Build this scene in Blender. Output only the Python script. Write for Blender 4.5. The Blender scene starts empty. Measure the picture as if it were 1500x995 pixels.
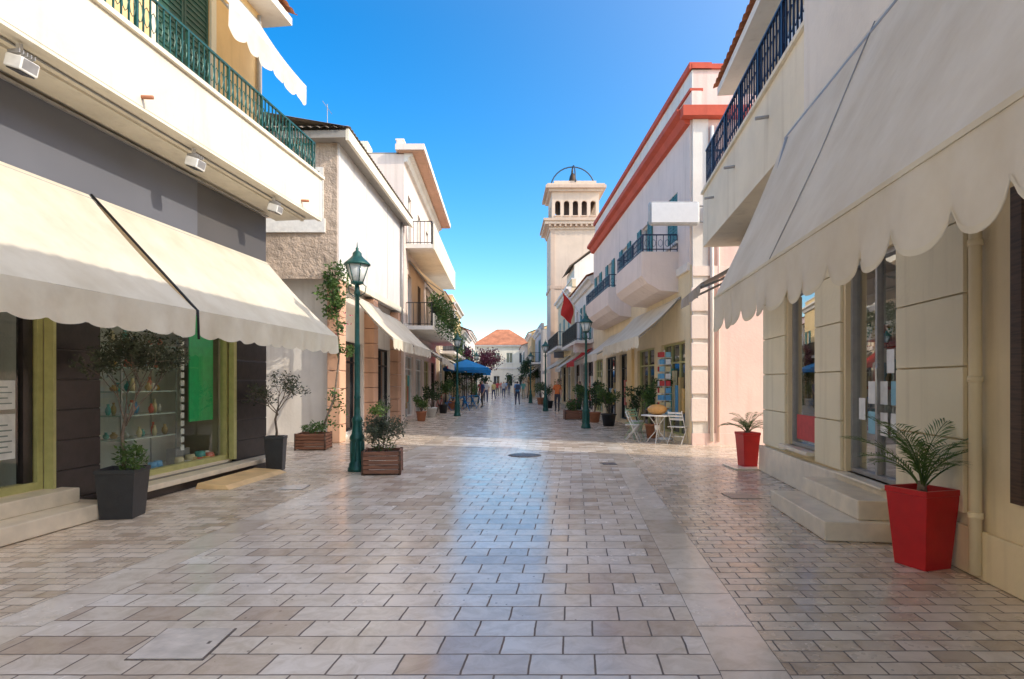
import bpy, bmesh, math, random
from mathutils import Vector, Matrix
R=random.Random(7)
pi=math.pi
SC=bpy.context.scene
COL=SC.collection
# ------------------------------------------------------------------ materials
MATS={}
def nmat(name):
    m=bpy.data.materials.new(name); m.use_nodes=True
    nt=m.node_tree; b=nt.nodes['Principled BSDF']
    return m,nt,b
def N(nt,t,**k):
    n=nt.nodes.new(t)
    for a,v in k.items():
        if a.startswith('i_'):
            n.inputs[a[2:].replace('_',' ')].default_value=v
        else: setattr(n,a,v)
    return n
def c4(c): return (c[0],c[1],c[2],1)
def mul(c,f): return (c[0]*f,c[1]*f,c[2]*f)
def plaster(name,c,rough=.85,var=.12,bump=.3,scale=14,stain=.38,dist=.02):
    if name in MATS: return MATS[name]
    m,nt,b=nmat(name); L=nt.links.new
    g=N(nt,'ShaderNodeNewGeometry')
    n1=N(nt,'ShaderNodeTexNoise',i_Scale=1.1,i_Detail=4.0,i_Roughness=.6); L(g.outputs['Position'],n1.inputs['Vector'])
    mp=N(nt,'ShaderNodeMapping'); mp.inputs['Scale'].default_value=(5,5,.35); L(g.outputs['Position'],mp.inputs['Vector'])
    n2=N(nt,'ShaderNodeTexNoise',i_Scale=1.0,i_Detail=3.0); L(mp.outputs[0],n2.inputs['Vector'])
    r1=N(nt,'ShaderNodeValToRGB'); r1.color_ramp.elements[0].position=.3; r1.color_ramp.elements[1].position=.7
    r1.color_ramp.elements[0].color=c4(mul(c,1-var)); r1.color_ramp.elements[1].color=c4(mul(c,1+var*.3))
    L(n1.outputs['Fac'],r1.inputs['Fac'])
    r2=N(nt,'ShaderNodeValToRGB'); r2.color_ramp.elements[0].position=.54; r2.color_ramp.elements[1].position=.8
    r2.color_ramp.elements[0].color=(0,0,0,1); r2.color_ramp.elements[1].color=(stain,stain,stain,1)
    L(n2.outputs['Fac'],r2.inputs['Fac'])
    mx=N(nt,'ShaderNodeMix',data_type='RGBA'); L(r2.outputs[0],mx.inputs[0]); L(r1.outputs[0],mx.inputs[6])
    mx.inputs[7].default_value=c4((c[0]*.55,c[1]*.5,c[2]*.45)); L(mx.outputs[2],b.inputs['Base Color'])
    n3=N(nt,'ShaderNodeTexNoise',i_Scale=float(scale),i_Detail=4.0,i_Roughness=.65); L(g.outputs['Position'],n3.inputs['Vector'])
    bp=N(nt,'ShaderNodeBump',i_Strength=bump,i_Distance=dist); L(n3.outputs['Fac'],bp.inputs['Height']); L(bp.outputs[0],b.inputs['Normal'])
    b.inputs['Roughness'].default_value=rough
    MATS[name]=m; return m
def simple(name,c,rough=.5,metal=0,bump=0,scale=40,var=.1,coat=0):
    if name in MATS: return MATS[name]
    m,nt,b=nmat(name); L=nt.links.new
    g=N(nt,'ShaderNodeNewGeometry')
    n1=N(nt,'ShaderNodeTexNoise',i_Scale=float(scale)*.25,i_Detail=3.0); L(g.outputs['Position'],n1.inputs['Vector'])
    r1=N(nt,'ShaderNodeValToRGB'); r1.color_ramp.elements[0].position=.3; r1.color_ramp.elements[1].position=.7
    r1.color_ramp.elements[0].color=c4(mul(c,1-var)); r1.color_ramp.elements[1].color=c4(mul(c,1+var))
    L(n1.outputs['Fac'],r1.inputs['Fac']); L(r1.outputs[0],b.inputs['Base Color'])
    if bump:
        n3=N(nt,'ShaderNodeTexNoise',i_Scale=float(scale),i_Detail=3.0); L(g.outputs['Position'],n3.inputs['Vector'])
        bp=N(nt,'ShaderNodeBump',i_Strength=bump,i_Distance=.01); L(n3.outputs['Fac'],bp.inputs['Height']); L(bp.outputs[0],b.inputs['Normal'])
    b.inputs['Roughness'].default_value=rough; b.inputs['Metallic'].default_value=metal
    b.inputs['Coat Weight'].default_value=coat
    MATS[name]=m; return m
def fabric(name,c,trans=.25):
    if name in MATS: return MATS[name]
    m,nt,b=nmat(name); L=nt.links.new
    g=N(nt,'ShaderNodeNewGeometry')
    n1=N(nt,'ShaderNodeTexNoise',i_Scale=1.6,i_Detail=5.0,i_Roughness=.62); L(g.outputs['Position'],n1.inputs['Vector'])
    r1=N(nt,'ShaderNodeValToRGB'); r1.color_ramp.elements[0].position=.3; r1.color_ramp.elements[1].position=.62
    r1.color_ramp.elements[0].color=c4((c[0]*.85,c[1]*.82,c[2]*.77)); r1.color_ramp.elements[1].color=c4(c)
    L(n1.outputs['Fac'],r1.inputs['Fac']); L(r1.outputs[0],b.inputs['Base Color'])
    b.inputs['Roughness'].default_value=.8
    n3=N(nt,'ShaderNodeTexNoise',i_Scale=3.0,i_Detail=3.0); L(g.outputs['Position'],n3.inputs['Vector'])
    bp=N(nt,'ShaderNodeBump',i_Strength=.6,i_Distance=.035); L(n3.outputs['Fac'],bp.inputs['Height']); L(bp.outputs[0],b.inputs['Normal'])
    t=N(nt,'ShaderNodeBsdfTranslucent'); L(r1.outputs[0],t.inputs['Color'])
    ms=N(nt,'ShaderNodeMixShader'); ms.inputs[0].default_value=trans
    L(b.outputs[0],ms.inputs[1]); L(t.outputs[0],ms.inputs[2])
    L(ms.outputs[0],nt.nodes['Material Output'].inputs['Surface'])
    MATS[name]=m; return m
def leafmat(name,c1,c2):
    if name in MATS: return MATS[name]
    m,nt,b=nmat(name); L=nt.links.new
    g=N(nt,'ShaderNodeNewGeometry')
    n1=N(nt,'ShaderNodeTexNoise',i_Scale=7.0,i_Detail=2.0); L(g.outputs['Position'],n1.inputs['Vector'])
    r1=N(nt,'ShaderNodeValToRGB'); r1.color_ramp.elements[0].position=.35; r1.color_ramp.elements[1].position=.65
    r1.color_ramp.elements[0].color=c4(c1); r1.color_ramp.elements[1].color=c4(c2)
    L(n1.outputs['Fac'],r1.inputs['Fac']); L(r1.outputs[0],b.inputs['Base Color'])
    b.inputs['Roughness'].default_value=.5
    t=N(nt,'ShaderNodeBsdfTranslucent'); L(r1.outputs[0],t.inputs['Color'])
    ms=N(nt,'ShaderNodeMixShader'); ms.inputs[0].default_value=.3
    L(b.outputs[0],ms.inputs[1]); L(t.outputs[0],ms.inputs[2])
    L(ms.outputs[0],nt.nodes['Material Output'].inputs['Surface'])
    MATS[name]=m; return m
def glassmat(name='window_glass',tint=(.93,.97,.95),base=.07,gain=.85,pw=3.5):
    if name in MATS: return MATS[name]
    m,nt,b=nmat(name); L=nt.links.new
    nt.nodes.remove(b)
    t=N(nt,'ShaderNodeBsdfTransparent'); t.inputs[0].default_value=c4(tint)
    gl=N(nt,'ShaderNodeBsdfGlossy'); gl.inputs['Roughness'].default_value=.01
    lw=N(nt,'ShaderNodeLayerWeight'); lw.inputs[0].default_value=.5
    p=N(nt,'ShaderNodeMath',operation='POWER'); L(lw.outputs['Facing'],p.inputs[0]); p.inputs[1].default_value=pw
    q=N(nt,'ShaderNodeMath',operation='MULTIPLY_ADD'); L(p.outputs[0],q.inputs[0]); q.inputs[1].default_value=gain; q.inputs[2].default_value=base
    ms=N(nt,'ShaderNodeMixShader'); L(q.outputs[0],ms.inputs[0]); L(t.outputs[0],ms.inputs[1]); L(gl.outputs[0],ms.inputs[2])
    L(ms.outputs[0],nt.nodes['Material Output'].inputs['Surface'])
    MATS[name]=m; return m
def paving(name,bw,bh,c1,c2,mort,ms=.008,off=.5,rough=(.075,.22),freq=2):
    m,nt,b=nmat(name); L=nt.links.new
    uv=N(nt,'ShaderNodeUVMap')
    nz=N(nt,'ShaderNodeTexNoise',i_Scale=6.0,i_Detail=2.0); L(uv.outputs[0],nz.inputs['Vector'])
    vs=N(nt,'ShaderNodeVectorMath',operation='SUBTRACT'); L(nz.outputs['Color'],vs.inputs[0]); vs.inputs[1].default_value=(.5,.5,.5)
    vm=N(nt,'ShaderNodeVectorMath',operation='SCALE'); L(vs.outputs[0],vm.inputs[0]); vm.inputs['Scale'].default_value=.014
    va=N(nt,'ShaderNodeVectorMath',operation='ADD'); L(uv.outputs[0],va.inputs[0]); L(vm.outputs[0],va.inputs[1])
    br=N(nt,'ShaderNodeTexBrick'); br.offset=off; br.offset_frequency=freq
    br.inputs['Scale'].default_value=1; br.inputs['Brick Width'].default_value=bw; br.inputs['Row Height'].default_value=bh
    br.inputs['Mortar Size'].default_value=ms; br.inputs['Mortar Smooth'].default_value=.3
    br.inputs['Color1'].default_value=(0,0,0,1); br.inputs['Color2'].default_value=(1,1,1,1); br.inputs['Mortar'].default_value=(.5,.5,.5,1)
    L(va.outputs[0],br.inputs['Vector'])
    rp=N(nt,'ShaderNodeValToRGB'); e=rp.color_ramp.elements
    e[0].position=0; e[0].color=c4(c1); e[1].position=1; e[1].color=c4(c2)
    x=e.new(.4); x.color=c4((c1[0]*.3+c2[0]*.7,c1[1]*.3+c2[1]*.69,c1[2]*.3+c2[2]*.66))
    L(br.outputs['Color'],rp.inputs['Fac'])
    n1=N(nt,'ShaderNodeTexNoise',i_Scale=5.0,i_Detail=6.0,i_Roughness=.68,i_Distortion=.8); L(uv.outputs[0],n1.inputs['Vector'])
    r1=N(nt,'ShaderNodeValToRGB'); r1.color_ramp.elements[0].position=.3; r1.color_ramp.elements[1].position=.58
    r1.color_ramp.elements[0].color=(.82,.78,.72,1); r1.color_ramp.elements[1].color=(1.03,1.02,1.01,1); L(n1.outputs['Fac'],r1.inputs['Fac'])
    m1=N(nt,'ShaderNodeMix',data_type='RGBA',blend_type='MULTIPLY'); m1.inputs[0].default_value=1; L(rp.outputs[0],m1.inputs[6]); L(r1.outputs[0],m1.inputs[7])
    n2=N(nt,'ShaderNodeTexNoise',i_Scale=.7,i_Detail=4.0); L(uv.outputs[0],n2.inputs['Vector'])
    r2=N(nt,'ShaderNodeValToRGB'); r2.color_ramp.elements[0].position=.35; r2.color_ramp.elements[1].position=.6
    r2.color_ramp.elements[0].color=(.90,.86,.82,1); r2.color_ramp.elements[1].color=(1,1,1,1); L(n2.outputs['Fac'],r2.inputs['Fac'])
    m2=N(nt,'ShaderNodeMix',data_type='RGBA',blend_type='MULTIPLY'); m2.inputs[0].default_value=1; L(m1.outputs[2],m2.inputs[6]); L(r2.outputs[0],m2.inputs[7])
    n4=N(nt,'ShaderNodeTexVoronoi',i_Scale=9.0); L(uv.outputs[0],n4.inputs['Vector'])
    r4=N(nt,'ShaderNodeMath',operation='LESS_THAN'); r4.inputs[1].default_value=.085; L(n4.outputs['Distance'],r4.inputs[0])
    r5=N(nt,'ShaderNodeMath',operation='GREATER_THAN'); r5.inputs[1].default_value=.50; L(n2.outputs['Fac'],r5.inputs[0])
    r6=N(nt,'ShaderNodeMath',operation='MULTIPLY'); L(r4.outputs[0],r6.inputs[0]); L(r5.outputs[0],r6.inputs[1])
    r7=N(nt,'ShaderNodeMath',operation='MULTIPLY'); L(r6.outputs[0],r7.inputs[0]); r7.inputs[1].default_value=.65
    m4=N(nt,'ShaderNodeMix',data_type='RGBA'); L(r7.outputs[0],m4.inputs[0]); L(m2.outputs[2],m4.inputs[6]); m4.inputs[7].default_value=(.20,.16,.13,1)
    m3=N(nt,'ShaderNodeMix',data_type='RGBA'); L(br.outputs['Fac'],m3.inputs[0]); L(m4.outputs[2],m3.inputs[6]); m3.inputs[7].default_value=c4(mort)
    L(m3.outputs[2],b.inputs['Base Color'])
    mr=N(nt,'ShaderNodeMapRange'); mr.inputs['From Min'].default_value=.3; mr.inputs['From Max'].default_value=.7
    mr.inputs['To Min'].default_value=rough[0]; mr.inputs['To Max'].default_value=rough[1]
    n3=N(nt,'ShaderNodeTexNoise',i_Scale=2.2,i_Detail=4.0,i_Roughness=.7); L(uv.outputs[0],n3.inputs['Vector']); L(n3.outputs['Fac'],mr.inputs['Value'])
    ad=N(nt,'ShaderNodeMath',operation='MULTIPLY_ADD'); L(br.outputs['Fac'],ad.inputs[0]); ad.inputs[1].default_value=.5; L(mr.outputs[0],ad.inputs[2])
    ad2=N(nt,'ShaderNodeMath',operation='MULTIPLY_ADD'); L(br.outputs['Color'],ad2.inputs[0]); ad2.inputs[1].default_value=.09; L(ad.outputs[0],ad2.inputs[2])
    L(ad2.outputs[0],b.inputs['Roughness'])
    b.inputs['IOR'].default_value=1.62
    h=N(nt,'ShaderNodeMath',operation='MULTIPLY'); L(br.outputs['Fac'],h.inputs[0]); h.inputs[1].default_value=-1.0
    h2=N(nt,'ShaderNodeMath',operation='MULTIPLY_ADD'); L(n3.outputs['Fac'],h2.inputs[0]); h2.inputs[1].default_value=.5; L(h.outputs[0],h2.inputs[2])
    bp=N(nt,'ShaderNodeBump',i_Strength=.4,i_Distance=.005); L(h2.outputs[0],bp.inputs['Height']); L(bp.outputs[0],b.inputs['Normal'])
    return m
def woodmat(name,c):
    if name in MATS: return MATS[name]
    m,nt,b=nmat(name); L=nt.links.new
    g=N(nt,'ShaderNodeNewGeometry'); mp=N(nt,'ShaderNodeMapping'); mp.inputs['Scale'].default_value=(3,3,40); L(g.outputs['Position'],mp.inputs['Vector'])
    n1=N(nt,'ShaderNodeTexNoise',i_Scale=1.5,i_Detail=4.0); L(mp.outputs[0],n1.inputs['Vector'])
    r1=N(nt,'ShaderNodeValToRGB'); r1.color_ramp.elements[0].position=.3; r1.color_ramp.elements[1].position=.7
    r1.color_ramp.elements[0].color=c4(mul(c,.5)); r1.color_ramp.elements[1].color=c4(mul(c,1.2)); L(n1.outputs['Fac'],r1.inputs['Fac']); L(r1.outputs[0],b.inputs['Base Color'])
    bp=N(nt,'ShaderNodeBump',i_Strength=.4,i_Distance=.005); L(n1.outputs['Fac'],bp.inputs['Height']); L(bp.outputs[0],b.inputs['Normal'])
    b.inputs['Roughness'].default_value=.65
    MATS[name]=m; return m

CREAM=plaster('cream_plaster',(.84,.72,.53))
CREAM_L=plaster('pale_plaster',(.84,.76,.60))
ORANGE=plaster('apricot_plaster',(.84,.58,.28))
WHITE=plaster('white_plaster',(.82,.76,.68))
LILAC=plaster('sunlit_panel_plaster',(.72,.68,.65),stain=.5)
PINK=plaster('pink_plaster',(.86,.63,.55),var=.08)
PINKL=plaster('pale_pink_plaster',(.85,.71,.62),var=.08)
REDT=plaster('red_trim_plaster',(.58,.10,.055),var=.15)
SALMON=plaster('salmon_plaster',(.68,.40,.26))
STUCCO=plaster('rough_stucco',(.56,.44,.34),bump=1.0,scale=6,var=.35,stain=.6,dist=.09)
YEL=plaster('yellow_plaster',(.82,.60,.30))
GREYP=plaster('grey_plaster',(.62,.58,.53))
BEIGE=plaster('beige_plaster',(.83,.68,.44))
PANEL=plaster('stone_panel_plaster',(.85,.75,.54),var=.06)
CONC=plaster('grey_concrete',(.36,.33,.29),bump=.5)
MARB=simple('marble_step',(.76,.66,.51),.3,bump=.1,scale=20,var=.12)
FASC=simple('grey_fascia_panel',(.135,.14,.16),.45,var=.06,scale=4)
FASC2=simple('dark_fascia_panel',(.095,.09,.09),.5,var=.05,scale=4)
BLKST=simple('black_stone',(.03,.023,.022),.28,bump=.2,scale=30,var=.3)
GIRON=simple('green_iron',(.012,.085,.07),.38,metal=.2,bump=.15,scale=60,var=.25)
BIRON=simple('navy_iron',(.02,.028,.06),.4,metal=.3)
KIRON=simple('black_iron',(.015,.015,.017),.45,metal=.3)
OLIVE=simple('olive_frame_paint',(.50,.47,.19),.4)
TEAL=simple('teal_shutter_paint',(.02,.16,.15),.45,var=.2)
DGREEN=simple('dark_green_shutter_paint',(.015,.075,.055),.45,var=.2)
WPAINT=simple('white_frame_paint',(.80,.78,.73),.4)
STEEL=simple('brushed_steel',(.5,.5,.5),.35,metal=.9)
GREYM=simple('grey_metal',(.36,.35,.34),.45,metal=.3)
DGLASS=simple('dark_glass',(.04,.045,.05),.05,coat=.6,var=.3,scale=3)
GLASS=glassmat()
GLASSR=glassmat('reflective_shop_glass',(.85,.89,.89),.20,.78,2.2)
LGLASS=simple('lamp_glass',(.72,.75,.72),.15,var=.05)
INT=plaster('interior_wall',(.86,.85,.78))
FLOORI=simple('interior_floor',(.6,.53,.43),.3)
FCREAM=fabric('cream_awning_fabric',(.86,.79,.64),.28)
FWHITE=fabric('offwhite_awning_fabric',(.86,.80,.69),.28)
FGREY=fabric('taupe_awning_fabric',(.42,.36,.30),.15)
FBLUE=fabric('blue_canopy_fabric',(.02,.28,.65),.3)
FRED=fabric('red_awning_fabric',(.65,.04,.03),.3)
FORG=fabric('apricot_awning_fabric',(.80,.58,.34),.3)
POTBLK=simple('black_pot_plastic',(.022,.022,.024),.4,bump=.2,scale=50,var=.2)
POTRED=simple('red_pot_plastic',(.50,.012,.015),.28,bump=.08,scale=30,var=.08)
TERRA=simple('terracotta',(.45,.18,.09),.75,bump=.2)
WOODP=woodmat('brown_planter_wood',(.26,.11,.06))
WOODD=woodmat('dark_wood',(.09,.05,.03))
BARK=simple('bark',(.18,.135,.10),.9,bump=.8,scale=60,var=.3)
SOIL=simple('soil',(.05,.035,.025),.95,bump=.8,scale=50)
TILE=plaster('terracotta_roof_tile',(.56,.21,.10),var=.35,bump=.5,scale=9)
TILEB=plaster('weathered_roof_tile',(.30,.24,.19),var=.4,bump=.6,scale=9)
OLEAF=leafmat('olive_leaf',(.04,.055,.03),(.13,.15,.09))
GLEAF=leafmat('green_leaf',(.035,.085,.018),(.12,.20,.045))
PLEAF=leafmat('palm_leaf',(.05,.11,.02),(.14,.22,.06))
DLEAF=leafmat('dark_leaf',(.015,.045,.012),(.06,.11,.03))
PURP=leafmat('purple_leaf',(.10,.02,.05),(.22,.05,.07))
FLOW=leafmat('bougainvillea_flower',(.45,.03,.12),(.60,.08,.2))

# ------------------------------------------------------------------ group builder
class Grp:
    def __init__(s,name,o=(0,0,0),d=(0,1,0),n=None,at=None):
        s.name=name; s.parts={}; s.frame(o,d,n); s.at=Vector(at) if at else s.o.copy()
    def frame(s,o,d=(0,1,0),n=None):
        s.o=Vector(o); s.d=Vector(d).normalized()
        s.n=Vector(n).normalized() if n is not None else Vector((s.d.y,-s.d.x,0))
    def P(s,a,n,z): return s.o+s.d*a+s.n*n+Vector((0,0,z))
    def bm(s,part,mat,smooth=False,bev=0):
        k=part
        if k not in s.parts: s.parts[k]=[bmesh.new(),[],smooth,bev]
        p=s.parts[k]
        if mat not in p[1]: p[1].append(mat)
        return p[0],p[1].index(mat)
    def hexa(s,part,mat,pts,bev=0):
        b,i=s.bm(part,mat,False,bev); v=[b.verts.new(s.P(*p)) for p in pts]
        for f in ((0,1,2,3),(7,6,5,4),(0,4,5,1),(1,5,6,2),(2,6,7,3),(3,7,4,0)):
            fc=b.faces.new([v[j] for j in f]); fc.material_index=i
    def box(s,part,mat,a0,a1,n0,n1,z0,z1,bev=0):
        s.hexa(part,mat,[(a0,n0,z0),(a1,n0,z0),(a1,n1,z0),(a0,n1,z0),(a0,n0,z1),(a1,n0,z1),(a1,n1,z1),(a0,n1,z1)],bev)
    def prism(s,part,mat,prof,a0,a1):
        b,i=s.bm(part,mat); A=[b.verts.new(s.P(a0,p[0],p[1])) for p in prof]; B=[b.verts.new(s.P(a1,p[0],p[1])) for p in prof]
        k=len(prof)
        for j in range(k):
            b.faces.new([A[j],A[(j+1)%k],B[(j+1)%k],B[j]]).material_index=i
        b.faces.new(A).material_index=i; b.faces.new(B[::-1]).material_index=i
    def prismn(s,part,mat,prof,n0,n1):
        b,i=s.bm(part,mat); A=[b.verts.new(s.P(p[0],n0,p[1])) for p in prof]; B=[b.verts.new(s.P(p[0],n1,p[1])) for p in prof]
        k=len(prof)
        for j in range(k):
            b.faces.new([A[j],A[(j+1)%k],B[(j+1)%k],B[j]]).material_index=i
        b.faces.new(A).material_index=i; b.faces.new(B[::-1]).material_index=i
    def quad(s,part,mat,pts):
        b,i=s.bm(part,mat); b.faces.new([b.verts.new(s.P(*p)) for p in pts]).material_index=i
    def pane(s,part,mat,a0,a1,n,z0,z1):
        s.quad(part,mat,[(a0,n,z0),(a1,n,z0),(a1,n,z1),(a0,n,z1)])
    def grid(s,part,mat,fn,nu,nv,smooth=True):
        b,i=s.bm(part,mat,smooth)
        V=[[b.verts.new(s.P(*fn(u/nu,v/nv))) for v in range(nv+1)] for u in range(nu+1)]
        for u in range(nu):
            for v in range(nv):
                b.faces.new([V[u][v],V[u+1][v],V[u+1][v+1],V[u][v+1]]).material_index=i
    def tube(s,part,mat,pts,r,seg=6,world=False,smooth=True,close=False):
        b,i=s.bm(part,mat,smooth)
        W=[Vector(p) if world else s.P(*p) for p in pts]; k=len(W)
        rr=r if isinstance(r,(list,tuple)) else [r]*k
        rings=[]; up0=None
        for j in range(k):
            if close: t=W[(j+1)%k]-W[j-1]
            else: t=(W[min(j+1,k-1)]-W[max(j-1,0)])
            if t.length<1e-9: t=Vector((0,0,1))
            t.normalize()
            if up0 is None:
                x=Vector((0,0,1)) if abs(t.z)<.9 else Vector((1,0,0))
            else: x=up0
            e=(x-t*x.dot(t))
            if e.length<1e-6: e=t.orthogonal()
            e.normalize(); up0=e; f=t.cross(e)
            rings.append([b.verts.new(W[j]+(e*math.cos(2*pi*q/seg)+f*math.sin(2*pi*q/seg))*rr[j]) for q in range(seg)])
        for j in range(k if close else k-1):
            A=rings[j];B=rings[(j+1)%k]
            for q in range(seg): b.faces.new([A[q],A[(q+1)%seg],B[(q+1)%seg],B[q]]).material_index=i
        if not close:
            b.faces.new(rings[0][::-1]).material_index=i; b.faces.new(rings[-1]).material_index=i
    def lathe(s,part,mat,c,prof,seg=16,smooth=True,rot=0,sx=1,sy=1):
        b,i=s.bm(part,mat,smooth); rings=[]
        for r,z in prof:
            rings.append([b.verts.new(s.P(c[0],c[1],c[2]+z)+Vector((math.cos(rot+2*pi*q/seg)*r*sx,math.sin(rot+2*pi*q/seg)*r*sy,0))) for q in range(seg)])
        for j in range(len(rings)-1):
            A=rings[j];B=rings[j+1]
            for q in range(seg): b.faces.new([A[q],A[(q+1)%seg],B[(q+1)%seg],B[q]]).material_index=i
        b.faces.new(rings[0][::-1]).material_index=i; b.faces.new(rings[-1]).material_index=i
    def wall(s,part,mat,a0,a1,z0,z1,n0,th,ops):
        As=sorted(set([a0,a1]+[x for o in ops for x in o[:2] if a0<x<a1]))
        for i in range(len(As)-1):
            m=(As[i]+As[i+1])/2; cuts=sorted([(o[2],o[3]) for o in ops if o[0]<m<o[1]]); z=z0
            for c in cuts:
                if c[0]>z+1e-4: s.box(part,mat,As[i],As[i+1],n0-th,n0,z,c[0])
                z=c[1]
            if z<z1-1e-4: s.box(part,mat,As[i],As[i+1],n0-th,n0,z,z1)
    def leaves(s,part,mat,c,rad,n,L,W,world=True,squash=1,droop=0):
        b,i=s.bm(part,mat)
        c=Vector(c)
        for _ in range(n):
            while True:
                p=Vector((R.uniform(-1,1),R.uniform(-1,1),R.uniform(-1,1)))
                if p.length<=1: break
            p=Vector((p.x*rad,p.y*rad,p.z*rad*squash))+c
            d=Vector((R.gauss(0,1),R.gauss(0,1),R.gauss(0,.7)-droop+.2)).normalized()
            e=d.orthogonal().normalized(); e=(Matrix.Rotation(R.uniform(0,6.28),3,d)@e)
            l=L*R.uniform(.6,1.3); w=W*R.uniform(.7,1.2)
            f=d.cross(e)*w*.25
            v=[b.verts.new(p),b.verts.new(p+d*l*.45+e*w+f),b.verts.new(p+d*l),b.verts.new(p+d*l*.45-e*w+f)]
            b.faces.new(v).material_index=i
    def done(s):
        e=bpy.data.objects.new(s.name,None); e.empty_display_size=.2; e.location=s.at; COL.objects.link(e)
        for k,(b,ms,sm,bev) in s.parts.items():
            bmesh.ops.recalc_face_normals(b,faces=b.faces)
            me=bpy.data.meshes.new(k)
            for v in b.verts: v.co-=s.at
            if sm:
                for f in b.faces: f.smooth=True
            b.to_mesh(me); b.free()
            for m in ms: me.materials.append(m)
            o=bpy.data.objects.new(k,me); COL.objects.link(o); o.parent=e
            if bev:
                md=o.modifiers.new('bevel','BEVEL'); md.width=bev; md.segments=2; md.limit_method='ANGLE'
        return e

def awning(g,a0,a1,nw,zw,nf,zf,val,mat,sw=.35,sd=.1,sag=.06,trim=None,arms=True,part='awning',frame=GREYM,seed=0,top_r=.035):
    ln=a1-a0; nu=max(8,int(ln/.12)); rr=random.Random(seed+3)
    ph=[rr.uniform(0,6) for _ in range(4)]
    def top(u,v):
        a=a0+ln*u
        rip=.012*math.sin(a*2.1+ph[0])+.008*math.sin(a*5.3+ph[1])
        return (a,nw+(nf-nw)*v,zw+(zf-zw)*v-sag*math.sin(pi*v)+rip*math.sin(pi*v)*1.2)
    g.grid(part+'_canopy',mat,top,nu,8)
    nu2=max(12,int(ln/sw*12)); k=max(1,round(ln/sw))
    def vl(u,v):
        a=a0+ln*u; t=(u*k)%1.0
        h=val-sd+sd*(math.sin(pi*t)**.6 if 0<t<1 else 0)
        wob=.02*math.sin(a*7+ph[2])+.012*math.sin(a*17+ph[3])
        return (a,nf+.004+wob*v,zf-.002-h*v)
    g.grid(part+'_valance',mat,vl,nu2,3)
    if trim:
        def tr(u,v):
            q=vl(u,.93+.07*v); return (q[0],q[1]+.004,q[2])
        g.grid(part+'_trim',trim,tr,nu2,1)
    g.tube(part+'_frame',frame,[(a0,nf-.03,zf-.03),(a1,nf-.03,zf-.03)],.022)
    g.tube(part+'_frame',frame,[(a0,nw+.02,zw-.07),(a1,nw+.02,zw-.07)],top_r)
    if arms:
        for a in (a0+.15,a1-.15):
            am=a+(.35 if a==a0+.15 else -.35)
            g.tube(part+'_frame',frame,[(a,nw+.05,zw-.12),(am,(nw+nf)/2,(zw+zf)/2-.2),(a,nf-.03,zf-.05)],.02)
def railing(g,a0,a1,n,z0,h,mat,style='scroll',sp=.12,returns=None,part='railing'):
    g.box(part,mat,a0,a1,n-.02,n+.02,z0+h-.03,z0+h)
    g.box(part,mat,a0,a1,n-.012,n+.012,z0+.06,z0+.085)
    k=max(1,int((a1-a0)/sp))
    for i in range(k+1):
        a=a0+(a1-a0)*i/k
        r=.009 if i%8 else .02
        g.box(part,mat,a-r,a+r,n-r,n+r,z0,z0+h-.03)
        if style=='scroll' and i<k:
            m=a+sp*.5; rr=sp*.42; zc=z0+h*.5
            pts=[(m+rr*.9*math.cos(t),n,zc+h*.2*math.sin(t*1)) for t in [x*pi/4 for x in range(8)]]
            g.tube(part,mat,pts,.006,4,close=True)
    if returns is not None:
        nw=returns
        for a in (a0,a1):
            g.box(part,mat,a-.02,a+.02,nw,n,z0+h-.032,z0+h-.002)
            g.box(part,mat,a-.012,a+.012,nw,n,z0+.06,z0+.085)
            kk=max(2,int((n-nw)/sp))
            for j in range(kk):
                q=nw+(n-nw)*j/kk
                g.box(part,mat,a-.009,a+.009,q-.009,q+.009,z0,z0+h-.03)
                if style=='scroll':
                    m=q+sp*.5
                    pts=[(a,m+sp*.38*math.cos(t),z0+h*.5+h*.2*math.sin(t)) for t in [x*pi/4 for x in range(8)]]
                    g.tube(part,mat,pts,.006,4,close=True)
def tiles(g,part,mat,a0,a1,n0,z0,n1,z1,per=.22,amp=.045):
    nu=int((a1-a0)/per*6)
    def f(u,v):
        a=a0+(a1-a0)*u
        return (a,n0+(n1-n0)*v,z0+(z1-z0)*v+amp*abs(math.sin(pi*a/per))+ (0.02*((v*14)%1)))
    g.grid(part,mat,f,nu,14,smooth=False)
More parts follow.
